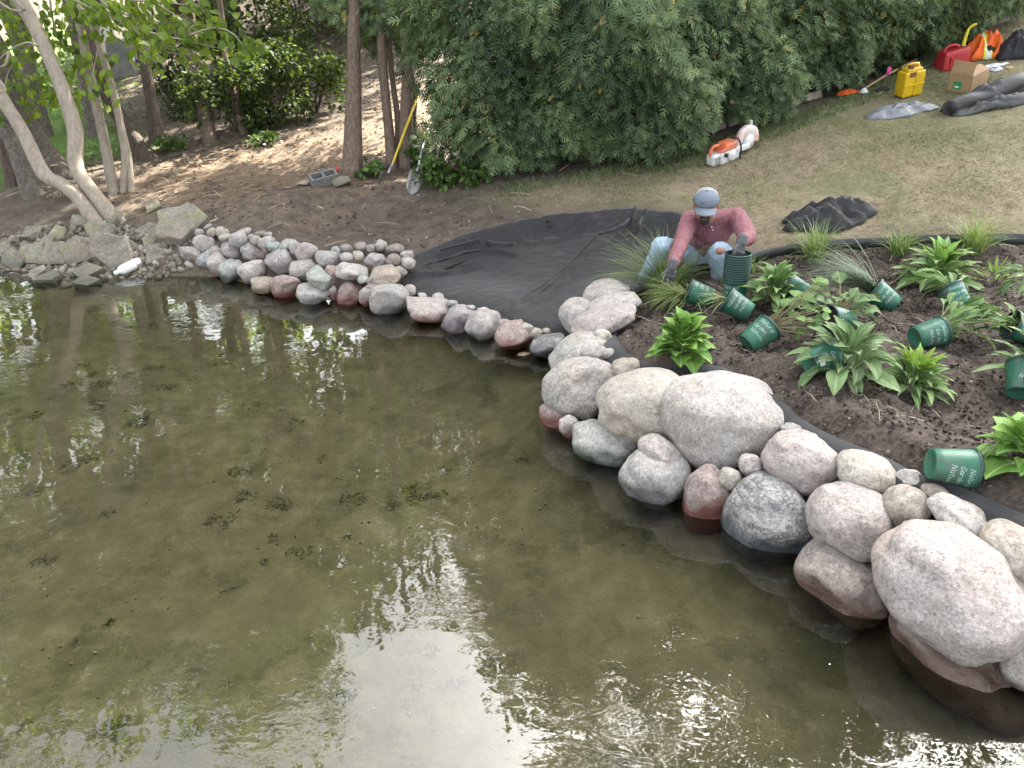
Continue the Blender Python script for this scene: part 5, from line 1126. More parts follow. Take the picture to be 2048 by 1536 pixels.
# torn knee: skin showing through
kd = (np.array(list(CAM)) - kneR); kd /= np.linalg.norm(kd); kp = kneR + kd * .0845 + np.array([0, 0, .012])
tear = skin_obj('torn_knee', [(kp + np.array([-.014, -.002, .004]) - kd * .0265, .030, kp + np.array([.012, 0, 0]) - kd * .0265, .030)], .006, M_SKIN, 2)
def shoe(ank, toe, name='shoe'):
    d = toe - ank; d[2] = 0; d /= np.linalg.norm(d); g0 = ank.copy(); g0[2] = ank[2] - .055
    return skin_obj(name, [(g0 - d * .05, .042, g0 + d * .06, .044), (g0 + d * .06, .044, g0 + d * .16 - np.array([0, 0, .012]), .034), (ank - d * .01, .046, g0, .05)], .008, M_SHOE, 4)
shoe(ankL, J(1262, 580, 5.86 + D)); shoe(ankR, J(1436, 600, 5.8 + D))
def glove(wr, down, fwd, grip=1.0):
    down = np.array(down, float); down /= np.linalg.norm(down); fwd = np.array(fwd, float); fwd -= down * fwd.dot(down); fwd /= np.linalg.norm(fwd); sd = np.cross(down, fwd); P = []
    palm = wr + down * .05; P += [(wr - down * .02, .034, wr + down * .02, .036), (palm - sd * .024, .022, palm + sd * .024, .022), (palm + down * .03 - sd * .028, .019, palm + down * .03 + sd * .028, .019)]
    for k, (o_, L) in enumerate(((-.033, .062), (-.011, .074), (.011, .07), (.032, .056))):
        a = palm + down * .045 + sd * o_; b = a + down * L * .5 + fwd * L * .35 * grip; c = b + down * L * .5 - fwd * L * .15 * grip; P += [(a, .0105, b, .0098), (b, .0098, c, .0085)]
    t0 = palm - sd * .03 - down * .005; t1 = t0 - sd * .022 + down * .032 - fwd * .012; P += [(t0, .015, t1, .0115), (t1, .0115, t1 + down * .03 + sd * .006, .0095)]
    return P
skin_obj('glove', glove(wriR, (-.25, -.42, -.85), (-.3, 1, 0)), .0042, M_GLOVE, 2); skin_obj('glove', glove(wriL, (-.15, -.3, -.9), (0, 1, 0)), .0045, M_GLOVE, 2)
# cap, hair, beard, face
def head_obj(name, V, F, mat, parent=None, smooth=True): return obj(name, np_mesh(name, (HM @ np.asarray(V, float).T).T + hedc - B0, F, mat, smooth), parent or man)
def cap_dome():
    V, F = [], []; nu, nv = 28, 9
    for j in range(nv + 1):
        ph = j / nv * math.pi / 2
        for i in range(nu):
            a = 2 * math.pi * i / nu; r = math.cos(ph) ** .8; V.append((.094 * r * math.cos(a), .104 * r * math.sin(a) - .006, .030 + .088 * math.sin(ph) ** .9))
    for j in range(nv):
        for i in range(nu): F.append([j * nu + i, j * nu + (i + 1) % nu, (j + 1) * nu + (i + 1) % nu, (j + 1) * nu + i])
    return V, np.array(F)
V, F = cap_dome(); V = np.array(V); cen = V[F].mean(1); front = cen[:, 1] > -.012
cap = head_obj('cap', V, F[front], M_CAP); mo = cap.modifiers.new('thickness', 'SOLIDIFY'); mo.thickness = .003
cb = head_obj('cap_back', V, F[~front], M_CAPW, cap); cb.modifiers.new('thickness', 'SOLIDIFY').thickness = .003
V, F = [], []
for j in range(7):
    for i in range(15):
        a = (i / 14 - .5) * 2; e = j / 6; ln = (1 - abs(a) ** 2.6 * .55); y0 = .098 * math.sqrt(max(0, 1 - (a * .86) ** 2)) - .006; V.append((a * .081 * (1 + .03 * e), y0 + e * .072 * ln, .034 - .034 * abs(a) ** 2 - .012 * e - .010 * e * e))
for j in range(6):
    for i in range(14): F.append([j * 15 + i, j * 15 + i + 1, (j + 1) * 15 + i + 1, (j + 1) * 15 + i])
br = head_obj('brim', V, np.array(F), simple('cap_brim', (.17, .195, .23), .85, .12, 6), cap); br.modifiers.new('thickness', 'SOLIDIFY').thickness = .004
bmb = bmesh.new(); bmesh.ops.create_icosphere(bmb, subdivisions=2, radius=.007)
head_obj('cap_button', [(v.co.x, v.co.y - .006, v.co.z * .6 + .119) for v in bmb.verts], np.array([[v.index for v in f.verts] for f in bmb.faces]), simple('cap_button_blue', (.1, .12, .2), .7), cap); bmb.free()
V, F = [], []
for sgn in (-1, 1):                                                # interlocking arcs on the front panel
    o_ = len(V)
    for k in range(9):
        t_ = k / 8 * 2 - 1; x0 = .034 + t_ * .011; zz_ = .070 + sgn * (.0085 - .011 * (1 - t_ * t_)); wd = .0022 + .0012 * t_ * t_
        for s_ in (-1, 1):
            zq = zz_ + s_ * wd; ph = math.asin(min(1, ((zq - .030) / .088) ** (1 / .9))); r = math.cos(ph) ** .8; yy = .104 * math.sqrt(max(0, r * r - (x0 / .094) ** 2)) - .006 + .0042; V.append((x0, yy, zq))
    F += [[o_ + 2 * k, o_ + 2 * k + 2, o_ + 2 * k + 3, o_ + 2 * k + 1] for k in range(8)]
head_obj('logo', V, np.array(F), simple('logo_thread', (.075, .08, .085), .7), cap)
V, F = blobmesh([((-.062, -.05, -.0), .038, (.062, -.05, -.0), .038), ((-.078, -.02, .01), .016, (-.072, .022, .0), .014), ((.078, -.02, .01), .016, (.072, .022, .0), .014), ((0, -.07, -.02), .04, (0, -.07, .02), .04)], .007, 2); head_obj('hair', V, F[0], M_HAIR)
V, F = blobmesh([((-.024, .098, -.046), .0075, (0, .107, -.043), .008), ((0, .107, -.043), .008, (.024, .098, -.046), .0075), ((-.028, .090, -.052), .007, (-.026, .078, -.085), .009), ((.028, .090, -.052), .007, (.026, .078, -.085), .009), ((-.02, .074, -.104), .02, (.02, .074, -.104), .02), ((0, .088, -.088), .012, (0, .082, -.112), .016)], .0038, 2); head_obj('beard', V, F[0], M_HAIR)
V, F = blobmesh([((-.017, .0985, -.064), .0052, (.017, .0985, -.064), .0052)], .0026, 1); head_obj('lips', V, F[0], M_LIP)
for s_ in (-1, 1):
    V, F = ico(2); head_obj('eye', V * .0125 + np.array([s_ * .032, .076, .004]), F, M_EYE)
# henley placket buttons on the shirt front
for f_ in (.12, .45):
    c0 = tl(nek, che, f_); dv_ = np.array(list(CAM)) - c0; dv_ /= np.linalg.norm(dv_); V, F = ico(2); c1 = c0 + dv_ * (.128 if f_ < .3 else .155) + np.array([.02, 0, -.045]); obj('button', np_mesh('button', V * .0055 + c1 - B0, F, M_BTN, True), shirt)

# ------------------------------------------------------------------ loose things on the lawn
def heap(name, b, lx_, ly_, hgt, mat, label, cat, yaw=0.0, seed=0, ridge=1.0, res=46, group=None, edge=.12, parent=None):
    """A crumpled sheet lying on the ground: folds and peaks inside a ragged outline."""
    nr_, na_ = max(10, res // 3), res * 2; rad_ = np.linspace(0, 1, nr_ + 1)[1:]; ang_ = np.linspace(0, 2 * np.pi, na_, endpoint=False)
    rim_ = np.array([1 + .30 * noise.fractal((math.cos(t_) * 1.3, math.sin(t_) * 1.3, seed + 9.0), 1, 2, 3) for t_ in ang_])
    RR, AA = np.meshgrid(rad_, ang_, indexing='ij'); U = np.concatenate([[0], (RR * np.cos(AA) * rim_).ravel()]); Vv = np.concatenate([[0], (RR * np.sin(AA) * rim_).ravel()]); rr = np.concatenate([[0], RR.ravel()])
    n_ = np.array([noise.fractal((a * 1.5 + seed, c * 1.2, seed * .3), 1, 2, 2) for a, c in zip(U, Vv)]); n2_ = np.array([(noise.noise((a * 3.4 - seed + c * 1.4, c * 1.6 - a * .8, 4.0 + seed)) + .35 * noise.noise((a * 8 + c * 3, c * 5 - a * 3, seed))) for a, c in zip(U, Vv)])
    X_, Y_ = U * lx_ / 2, Vv * ly_ / 2; c_, s_ = math.cos(yaw), math.sin(yaw); WX, WY = b[0] + X_ * c_ - Y_ * s_, b[1] + X_ * s_ + Y_ * c_
    h_ = hgt * (1 - rr ** 2.2) ** .75 * (.45 + ridge * (.55 - 1.25 * np.abs(n_)) + ridge * .8 * (.4 - np.abs(n2_)))
    Z_ = T(WX, WY) + np.maximum(h_, 0) + .010 + .014 * np.abs(n2_)
    i_ = 1 + np.arange(nr_ * na_).reshape(nr_, na_); j_ = np.roll(i_, -1, axis=1); rm = np.arange(nr_ * na_ + 1)
    q_ = np.stack([i_[:-1].ravel(), i_[1:].ravel(), j_[1:].ravel(), j_[:-1].ravel()], 1); t3_ = np.stack([np.zeros(na_, int), i_[0], j_[0]], 1); W = np.stack([WX, WY, Z_], 1) - np.array(b)
    o = obj(name, np_mesh(name, W, [q_, t3_], mat, True), parent, loc=None if parent else b); mo = o.modifiers.new('thickness', 'SOLIDIFY'); mo.thickness = .006; mo.offset = -1
    return tag(o, label, cat, group) if label else o
def on(o, px, py, lift=0.0, yaw=0.0, follow=True):
    g = hit(px, py); n_ = slope_n(g.x, g.y) if follow else Vector((0, 0, 1)); o.location = g + n_ * lift; o.rotation_mode = 'QUATERNION'
    o.rotation_quaternion = Vector((0, 0, 1)).rotation_difference(n_) @ Quaternion((0, 0, 1), yaw); return o
heap('crumpled_fabric', hit(1655, 442), .80, .36, .16, M_FAB, 'crumpled black fabric heap on the bare ground right of the worker', 'fabric', .12, 3, .95, 60)
M_PLAST = simple('grey_plastic_sheet', (.17, .18, .195), .38, .35, 7, .01, 20); heap('plastic_sheet', hit(1800, 226), .82, .32, .08, M_PLAST, 'grey crumpled plastic sheet left of the black fabric roll', 'sheet', .1, 8, 1.0, 50)
# fabric roll with loose drape
r0, r1 = hit(1893, 232), hit(2075, 176); ro = empty('fabric_roll', r0); tag(ro, 'thick roll of black landscape fabric lying on the lawn', 'fabric roll'); M_ROLL = fabric_mat('roll_fabric', (.018, .0185, .019), (.05, .05, .05), 5, .55)
ax_ = (r1 - r0); pts = [Vector((0, 0, .075)) + ax_ * (k / 6) + Vector((0, 0, .02 * math.sin(k * 1.9) + .05 * (k / 6))) for k in range(7)]; tube('roll', pts, [.072, .074, .076, .085, .09, .095, .09], M_ROLL, ro, 18, .07, 3)
spi = [(Vector((0, 0, .075)) + Vector((math.cos(a), 0, math.sin(a))) * (.012 + .055 * a / 22) + Vector((0, -.012, 0)) - ax_.normalized() * .012) for a in np.linspace(0, 22, 60)]; tube('rolled_edge', spi, .0035, simple('roll_end', (.06, .058, .055), .8), ro, 5, 0, 0, 1)
h2 = heap('loose_end', hit(1990, 204), 1.35, .46, .17, M_ROLL, None, None, .33, 14, 1.0, 64); mw = h2.location.copy(); h2.parent = ro; h2.location = mw - r0 if mw.length else h2.location
h2.location = hit(1990, 204) - r0
# hi-vis vest and jacket
def vest_mat():
    m, nt, out = new_mat('hi_vis_vest'); tc = node(nt, 'ShaderNodeTexCoord').outputs['Object']; x = node(nt, 'ShaderNodeSeparateXYZ', {0: tc}).outputs['X']; d = math_n(nt, 'ADD', x, math_n(nt, 'MULTIPLY', noise_t(nt, tc, 6, 2), .06))
    f = math_n(nt, 'PINGPONG', d, .13); c = rampn(nt, math_n(nt, 'MULTIPLY', f, 7.7), [(.0, (.62, .62, .60)), (.18, (.62, .62, .6)), (.2, (.55, .65, .05)), (.34, (.55, .65, .05)), (.36, (.72, .13, .015)), (1, (.75, .15, .02))], 'CONSTANT')
    p = node(nt, 'ShaderNodeBsdfPrincipled', {'Base Color': c, 'Roughness': .7}); nt.links.new(bump(nt, noise_t(nt, tc, 30, 3), .4, .01), p.inputs['Normal']); nt.links.new(p.outputs[0], out.inputs['Surface']); return m
M_BLACKC = simple('black_cloth', (.014, .014, .016), .85, .35, 10, .006, 30)
heap('safety_vest', hit(1965, 112), .52, .40, .27, vest_mat(), 'orange safety vest with reflective stripes thrown on a black bag', 'vest', .1, 21, .9, 50)
heap('black_bag', hit(1975, 108), .60, .40, .15, M_BLACKC, 'black bag lying under the orange vest', 'bag', .1, 22, .6, 40)
jb = hit(2035, 108); jk = heap('black_jacket', jb, .62, .46, .24, M_BLACKC, 'black jacket with three white stripes beside the orange vest', 'jacket', .1, 25, .8, 50)
for k in range(3):
    c0 = hit(2028 + k * 9, 106) + Vector((0, -.06, .16)); V = [c0 - jb + Vector((sx * .012 + sy * .03, -.04 - .01 * sy, sy * .045)) for sy in (-1, 0, 1) for sx in (-1, 1)]
    s_ = obj('white_stripe', np_mesh('white_stripe', np.array([list(v) for v in V]), np.array([[0, 1, 3, 2], [2, 3, 5, 4]]), simple('white_cloth', (.75, .75, .75), .8, .05)), jk)
# yellow jerry can
M_YEL = simple('yellow_plastic', (.62, .40, .012), .42, .2, 6, .002, 30); M_RUST = simple('rusty_smear', (.16, .07, .03), .85, .4, 20); M_REDP = simple('red_plastic', (.40, .028, .035), .4, .2, 6); M_BLK = simple('black_plastic', (.015, .015, .016), .45, .3)
yc = empty('jerry_can'); tag(yc, 'yellow jerry can with rusty smear round its neck, on the lawn', 'jerry can')
bm = bmesh.new()
for sx in (-1, 1):
    b2 = box_bm(.125, .155, .27, .02, (sx * .066, 0, .145), 3)
    me_ = bpy.data.meshes.new('t'); b2.to_mesh(me_); b2.free(); bm.from_mesh(me_); bpy.data.meshes.remove(me_)
b2 = box_bm(.24, .13, .25, .015, (0, 0, .145)); me_ = bpy.data.meshes.new('t'); b2.to_mesh(me_); b2.free(); bm.from_mesh(me_); bpy.data.meshes.remove(me_)
b2 = box_bm(.19, .12, .05, .018, (0, 0, .29)); me_ = bpy.data.meshes.new('t'); b2.to_mesh(me_); b2.free(); bm.from_mesh(me_); bpy.data.meshes.remove(me_)
bm_obj('tank', bm, M_YEL, yc, True)
bm_obj('waist_rib', box_bm(.255, .165, .018, .006, (0, 0, .14)), M_YEL, yc)
tube('handle', [(-.09, 0, .30), (-.05, 0, .345), (.05, 0, .345), (.09, 0, .30)], .014, M_YEL, yc, 10)
bm_obj('neck', lathe([(.03, .0), (.034, .015), (.03, .035), (.001, .037)], 18), M_RUST, yc, True, loc=(-.045, -.03, .315)); bm_obj('white_cap', lathe([(.022, 0), (.022, .03), (.001, .032)], 16), simple('white_plastic', (.75, .75, .73), .4, .1), yc, True, loc=(.075, .02, .315))
bm_obj('rust_patch', box_bm(.075, .004, .05, .0, (-.045, -.0795, .255)), M_RUST, yc)
on(yc, 1815, 190, -.008, .28)
rc = empty('fuel_can'); tag(rc, 'red fuel can with yellow spout sticking up, beside the vest', 'fuel can')
bm = box_bm(.36, .21, .21, .03, (0, 0, .105), 3)
for v in bm.verts:
    if v.co.z > .12: v.co.x *= .88; v.co.y *= .8; v.co.z += .05 * (v.co.x + .18)
bm_obj('tank', bm, M_REDP, rc, True); bm_obj('panel', box_bm(.2, .006, .11, .0025, (0, -.1065, .10)), M_REDP, rc)
tube('handle', [(-.13, 0, .19), (-.10, 0, .255), (0, 0, .262), (.07, 0, .225)], .016, M_REDP, rc, 10); tube('spout', [(.115, 0, .2), (.12, 0, .29), (.135, 0, .38), (.155, 0, .43)], [.022, .02, .017, .012], simple('yellow_spout', (.7, .6, .03), .45, .15), rc, 10); tube('spout_tip', [(.155, 0, .425), (.2, 0, .445), (.24, 0, .45)], [.012, .016, .01], simple('yellow_spout', (.7, .6, .03)), rc, 8)
bm_obj('collar', lathe([(.03, 0), (.033, .012), (.03, .03), (.02, .032)], 18), M_BLK, rc, True, loc=(.115, 0, .2))
on(rc, 1901, 134, -.006, .22)
# cardboard box with one flap up
M_CARD = simple('cardboard', (.36, .24, .13), .85, .15, 6, .002, 60); cbx = empty('cardboard_box'); tag(cbx, 'open cardboard box with one flap up and small green label', 'box')
L_, W_, H_ = .34, .26, .19
for nm, s_, c_ in (('side_panel', (L_, .006, H_), (0, -W_ / 2, H_ / 2)), ('side_panel', (L_, .006, H_), (0, W_ / 2, H_ / 2)), ('end_panel', (.006, W_ - .014, H_), (-L_ / 2 + .003, 0, H_ / 2)), ('end_panel', (.006, W_ - .014, H_), (L_ / 2 - .003, 0, H_ / 2)), ('bottom_panel', (L_ - .02, W_ - .02, .006), (0, 0, .004))): bm_obj(nm, box_bm(*s_, .0015, c_), M_CARD, cbx)
f1 = bm_obj('flap', box_bm(L_ * .98, .005, .12, .001, (0, 0, .06)), M_CARD, cbx, loc=(0, -W_ / 2 + .0, H_ + .003)); f1.rotation_euler = (R(-74), 0, 0)
f2 = bm_obj('flap', box_bm(.005, W_ * .95, .14, .001, (0, 0, .07)), M_CARD, cbx, loc=(-L_ / 2 + .003, 0, H_ + .002)); f2.rotation_euler = (0, R(18), 0)
f3 = bm_obj('flap', box_bm(L_ * .98, .005, .12, .001, (0, 0, .06)), M_CARD, cbx, loc=(0, W_ / 2, H_ + .004)); f3.rotation_euler = (R(80), 0, 0)
lb = bm_obj('green_label', box_bm(.003, .09, .08, 0, (-L_ / 2 - .003, .02, .075)), simple('green_print', (.02, .25, .08), .6, .1), cbx); bm_obj('label_print', box_bm(.003, .05, .018, 0, (-L_ / 2 - .0055, .02, .06)), simple('white_print', (.7, .75, .7), .6, .05), lb)
on(cbx, 1932, 176, -.004, .62)
# cut-off saw
M_ORG = simple('orange_paint', (.66, .13, .035), .5, .25, 9, .002, 30, dark=(.45, .25, .2)); M_WHT = simple('dusty_white_casing', (.60, .60, .58), .55, .18, 10, .002, 30); M_STEEL = simple('dull_steel', (.33, .34, .35), .38, .25, 14, metallic=.85); M_DISC = simple('abrasive_disc', (.05, .048, .047), .8, .3, 20)
M_GUARD = simple('guard_paint', (.62, .60, .57), .5, .2, 5, .002, 30, dark=(.66, .13, .035)); sw = empty('cutoff_saw'); tag(sw, 'orange and white cut off saw with black handle loop lying on the lawn', 'power saw')
bm_obj('engine_housing', box_bm(.30, .19, .15, .035, (-.05, 0, .085), 3), M_WHT, sw, True)
bm = box_bm(.26, .17, .10, .035, (-.06, 0, .19), 3)
for v in bm.verts:
    if v.co.z > .2: v.co.x = v.co.x * .75 + .02
bm_obj('top_cover', bm, M_ORG, sw, True)
bm_obj('rear_grip', box_bm(.13, .13, .13, .03, (-.235, 0, .085), 3), M_WHT, sw, True)
for k in range(4): bm_obj('cooling_rib', box_bm(.09, .006, .012, .002, (-.235, -.067, .05 + k * .022)), M_STEEL, sw)
bm_obj('starter_cover', lathe([(.065, 0), (.068, .012), (.05, .025), (.001, .028)], 24), M_WHT, sw, True, loc=(-.04, -.097, .095)).rotation_euler = (R(90), 0, 0)
bm_obj('fuel_cap', lathe([(.026, 0), (.026, .018), (.001, .02)], 18), M_BLK, sw, True, loc=(-.14, -.096, .13)).rotation_euler = (R(90), 0, 0)
tube('handle_loop', [(.06, -.125, .03), (.075, -.13, .15), (.06, -.10, .26), (.02, 0, .30), (.05, .09, .27), (.06, .11, .16)], .011, M_BLK, sw, 10)
tube('rear_handle', [(-.16, 0, .23), (-.24, 0, .24), (-.29, 0, .19), (-.28, 0, .12)], .018, M_ORG, sw, 10)
bm_obj('arm', box_bm(.24, .05, .08, .02, (.19, -.035, .10), 2), M_WHT, sw, True)
gd = bmesh.new(); n_ = 26
for rr_, yy in ((.175, -.03), (.182, 0), (.175, .03)): pass
V, F = [], []
for i in range(n_ + 1):
    a = R(-20) + R(215) * i / n_
    for rr_, yy in ((.04, -.036), (.165, -.036), (.182, -.024), (.182, .024), (.165, .036), (.05, .036)): V.append((.30 + rr_ * math.cos(a), yy, .15 + rr_ * math.sin(a)))
for i in range(n_):
    for j in range(5): F.append([i * 6 + j, i * 6 + j + 1, (i + 1) * 6 + j + 1, (i + 1) * 6 + j])
gd.free(); gdo = obj('blade_guard', np_mesh('blade_guard', np.array(V), np.array(F), M_GUARD, True), sw); gdo.modifiers.new('thickness', 'SOLIDIFY').thickness = .004
bm_obj('guard_face', lathe([(.001, 0), (.09, 0), (.10, .006), (.001, .008)], 28), M_WHT, sw, True, loc=(.29, -.038, .14)).rotation_euler = (R(90), 0, 0)
bm_obj('guard_tab', box_bm(.03, .03, .06, .006, (.36, 0, .345)), M_WHT, sw)
bm_obj('cutting_disc', lathe([(.001, -.002), (.155, -.002), (.155, .002), (.001, .002)], 40), M_DISC, sw, True, loc=(.30, 0, .15)).rotation_euler = (R(90), 0, 0)
on(sw, 1456, 318, -.01, R(32)); sw.scale = (.86, .86, .86)
# tools lying by the hedge
M_ASH = simple('wooden_handle', (.33, .22, .12), .7, .25, 12, .002, 60); M_ORC = simple('orange_cloth', (.72, .12, .02), .8, .2); M_WHC = simple('white_cloth', (.75, .75, .75), .8, .05)
a, b = hit(1728, 186), hit(1812, 140); wh = empty('wooden_handle_tool', a); tag(wh, 'long wooden handled tool lying by the hedge behind the yellow can', 'tool'); tube('handle', [Vector((0, 0, .05)), (b - a) * .5 + Vector((0, 0, .07)), (b - a) * 1.25 + Vector((0, 0, .06))], .015, M_ASH, wh, 8)
ti = [Vector((.0, .02, .05)) + (b - a) * 1.25]; d_ = (b - a).normalized(); n_ = Vector((-d_.y, d_.x, 0))
tube('rake_bar', [ti[0] - n_ * .18 + Vector((0, 0, .03)), ti[0] + n_ * .18 + Vector((0, 0, .03))], .008, M_BLK, wh, 6, 0, 0, 1)
for k in range(9): tube('tine', [ti[0] + n_ * (k - 4) * .043 + Vector((0, 0, .03)), ti[0] + n_ * (k - 4) * .043 + Vector((0, 0, .10)) + d_ * .02], .005, M_BLK, wh, 5, 0, 0, 1)
a, b = hit(1822, 158), hit(1872, 130); dh = empty('d_handle_spade', a); tag(dh, 'grey handled spade end with D grip between the two cans', 'spade'); tube('shaft', [Vector((-.1, -.1, .03)), b - a + Vector((0, 0, .05))], .014, M_STEEL, dh, 8, 0, 0, 1); e = b - a + Vector((0, 0, .05)); s_ = Vector((.06, -.05, 0)); tube('grip', [e, e + Vector((.03, .06, .01)) + s_, e + Vector((.10, .06, .01)) - s_ * .2, e + Vector((.08, .02, 0)) - s_ * .6, e], .011, M_STEEL, dh, 8)
heap('orange_glove', hit(1694, 189), .26, .12, .05, M_ORC, 'orange cloth glove on the grass at the hedge foot', 'glove', .1, 31, .8, 26); heap('white_glove', hit(1727, 187), .10, .08, .05, M_WHC, 'small white glove at the end of the wooden handle', 'glove', .3, 32, .8, 20); heap('black_glove', hit(1763, 182), .20, .10, .035, M_BLACKC, 'black glove on the grass left of the yellow can', 'glove', .2, 33, .8, 24)
a, b = hit(1751, 194), hit(1765, 186); o = tube('wood_stake', [a + Vector((0, 0, .012)), b + Vector((0, 0, .015))], .010, M_ASH, None, 6, 0, 0, 1); tag(o, 'short wooden stake by the black glove', 'stake')
fl_ = empty('marker_flag', hit(1768, 172)); tag(fl_, 'bright pink marker flag standing by the hedge', 'flag'); tube('wire', [(0, 0, -.02), (.005, 0, .12), (.0, 0, .2)], .002, M_STEEL, fl_, 5); obj('pennant', np_mesh('pennant', np.array([(0, 0, .2), (.03, .01, .215), (.05, 0, .19), (.045, .01, .15), (.02, -.005, .10), (0, 0, .13)], float), np.array([[0, 1, 2, 3], [0, 3, 4, 5]]), simple('pink_flag', (.75, .06, .30), .6, .1)), fl_).modifiers.new('thickness', 'SOLIDIFY').thickness = .002
M_CLEAR = simple('clear_wrapper', (.50, .53, .56), .25, .2, 12, .01, 25); heap('plastic_wrapper', hit(1988, 134), .34, .09, .03, M_CLEAR, 'long clear plastic wrapper behind the cardboard box', 'wrapper', .15, 41, .8, 26); heap('plastic_scrap', hit(1992, 142), .14, .08, .04, M_CLEAR, 'small crumpled clear plastic scrap in front of the wrapper', 'wrapper', .1, 42, .8, 20)
tr = bm_obj('tape_roll', lathe([(.02, 0), (.034, 0), (.034, .02), (.02, .02), (.02, 0)], 20), simple('tan_tape', (.5, .36, .16), .5, .1), smooth=True); on(tr, 2018, 138, .004, .2); tag(tr, 'small tan tape roll on the grass by the clear plastic', 'tape')
heap('dark_bag', hit(1698, 168), .30, .2, .26, M_BLACKC, 'dark bag tucked under the hedge above the orange glove', 'bag', 0, 45, .6, 30)
def timber(px0, py0, px1, py1, r, label):
    a, b = hit(px0, py0), hit(px1, py1); d = b - a; bm = box_bm(d.length, r * 1.5, r * 1.6, r * .3, (d.length / 2, 0, r * .5), 2); bmesh.ops.subdivide_edges(bm, edges=[e_ for e_ in bm.edges if e_.calc_length() > .2], cuts=9, use_grid_fill=True)
    for v in bm.verts: v.co += Vector((0, 1, 1)) * noise.fractal(v.co * 9 + Vector((px0, 0, 0)), 1, 2, 3) * r * .22
    o = bm_obj('landscape_timber', bm, bark_mat('weathered_timber', (.14, .115, .09), (.42, .37, .31), 8, 1, .012), smooth=True, loc=a); o.rotation_mode = 'QUATERNION'; o.rotation_quaternion = Vector((1, 0, 0)).rotation_difference(d.normalized()); return tag(o, label, 'timber', 'weathered timbers along the hedge foot')
timber(1396, 272, 1446, 254, .075, 'weathered timber end behind the cut off saw, lower left piece'); timber(1452, 252, 1512, 226, .08, 'split weathered timber under the hedge above the saw'); timber(1560, 218, 1640, 192, .06, 'brown timber hidden under the hedge right of the saw'); timber(1975, 52, 2012, 36, .09, 'pale weathered timber end at the top of the lawn')
# shovels at the cedars
M_YH = simple('yellow_fibreglass', (.68, .50, .03), .4, .15)
def shovel(name, top, fer, blade0, blade1, t, mats, label, r=.016, bw=.11):
    P = [at_d(x, y, t_) for (x, y), t_ in zip((top, fer, blade0, blade1), t)]; o = empty(name, P[3]); tag(o, label, 'shovel', 'shovels leaning at the cedars'); P = [p_ - o.location for p_ in P]
    tube('handle', [P[0], P[1]], r, mats[0], o, 10, 0, 0, 1); tube('socket', [P[1], P[2]], [r * 1.15, r * 1.3], mats[1], o, 10, 0, 0, 1)
    d = (P[3] - P[2]); L = d.length; d.normalize(); x = d.cross(Vector((.2, -1, .1))).normalized(); n_ = x.cross(d); V, F = [], []
    for k in range(7):
        e_ = k / 6; w_ = bw * (1 if e_ < .55 else math.sqrt(max(0, 1 - ((e_ - .55) / .47) ** 2)) * .98 + .02)
        for j in range(5): s_ = (j / 4 - .5) * 2; V.append(P[2] + d * L * e_ + x * w_ * s_ + n_ * (.03 * s_ * s_ - .012 + .02 * e_ * e_))
    for k in range(6):
        for j in range(4): F.append([k * 5 + j, k * 5 + j + 1, (k + 1) * 5 + j + 1, (k + 1) * 5 + j])
    bl = obj('blade', np_mesh('blade', np.array([list(v) for v in V]), np.array(F), mats[2], True), o); bl.modifiers.new('thickness', 'SOLIDIFY').thickness = .004; return o
tb = depth(hit(774, 360)); shovel('digging_shovel', (840, 180), (786, 326), (776, 348), (766, 376), (tb + .35, tb + .05, tb, tb - .02), (M_YH, M_STEEL, M_DARKB), 'yellow handled shovel leaning against the twisted cedars', .014, .085)
tb = depth(hit(820, 388)); shovel('steel_shovel', (848, 278), (838, 332), (834, 344), (820, 388), (tb + .2, tb + .05, tb + .03, tb), (M_STEEL, M_STEEL, simple('worn_shovel_steel', (.30, .29, .27), .5, .3, 12, metallic=.4)), 'grey metal shovel standing at the left foot of the hedge', .016, .075)
# cinder block
M_CIN = simple('cinder_block_grey', (.17, .175, .165), .95, .3, 30, .006, 90); cbk = empty('cinder_block'); tag(cbk, 'grey cinder block with two hollows beside the straight cedar trunk', 'concrete block')
bm = bmesh.new()
for s_, c_ in (((.39, .032, .19), (0, -.079, .095)), ((.39, .032, .19), (0, .079, .095)), ((.032, .126, .19), (-.179, 0, .095)), ((.032, .126, .19), (.179, 0, .095)), ((.032, .126, .188), (0, 0, .095))):
    b2 = box_bm(*s_, .003, c_); me_ = bpy.data.meshes.new('t'); b2.to_mesh(me_); b2.free(); bm.from_mesh(me_); bpy.data.meshes.remove(me_)
bm_obj('block', bm, M_CIN, cbk); on(cbk, 650, 368, -.02, .5); cbk.scale = (.76, .76, .76); cbk.rotation_quaternion = Quaternion((1, 0, 0), R(16)) @ cbk.rotation_quaternion
boulder(680, 362, 44, 20, 6, tz(*hit(680, 364)[:2]) + .03, 'concrete', 'flat grey stone between cinder block and cedar trunk', None, name='flat_stone', cat='stone'); boulder(607, 366, 26, 10, 0, tz(*hit(607, 366)[:2]) + .02, 'tan', 'flat tan stone left of the cinder block', None, name='flat_stone', cat='stone')
o = tube('red_marker', [hit(674, 345) + Vector((0, 0, -.02)), hit(674, 345) + Vector((0, .0, .07))], [.022, .016], simple('red_paint', (.55, .05, .03), .5), None, 8, 0, 0, 1); tag(o, 'small red cap on a peg behind the cinder block', 'peg')
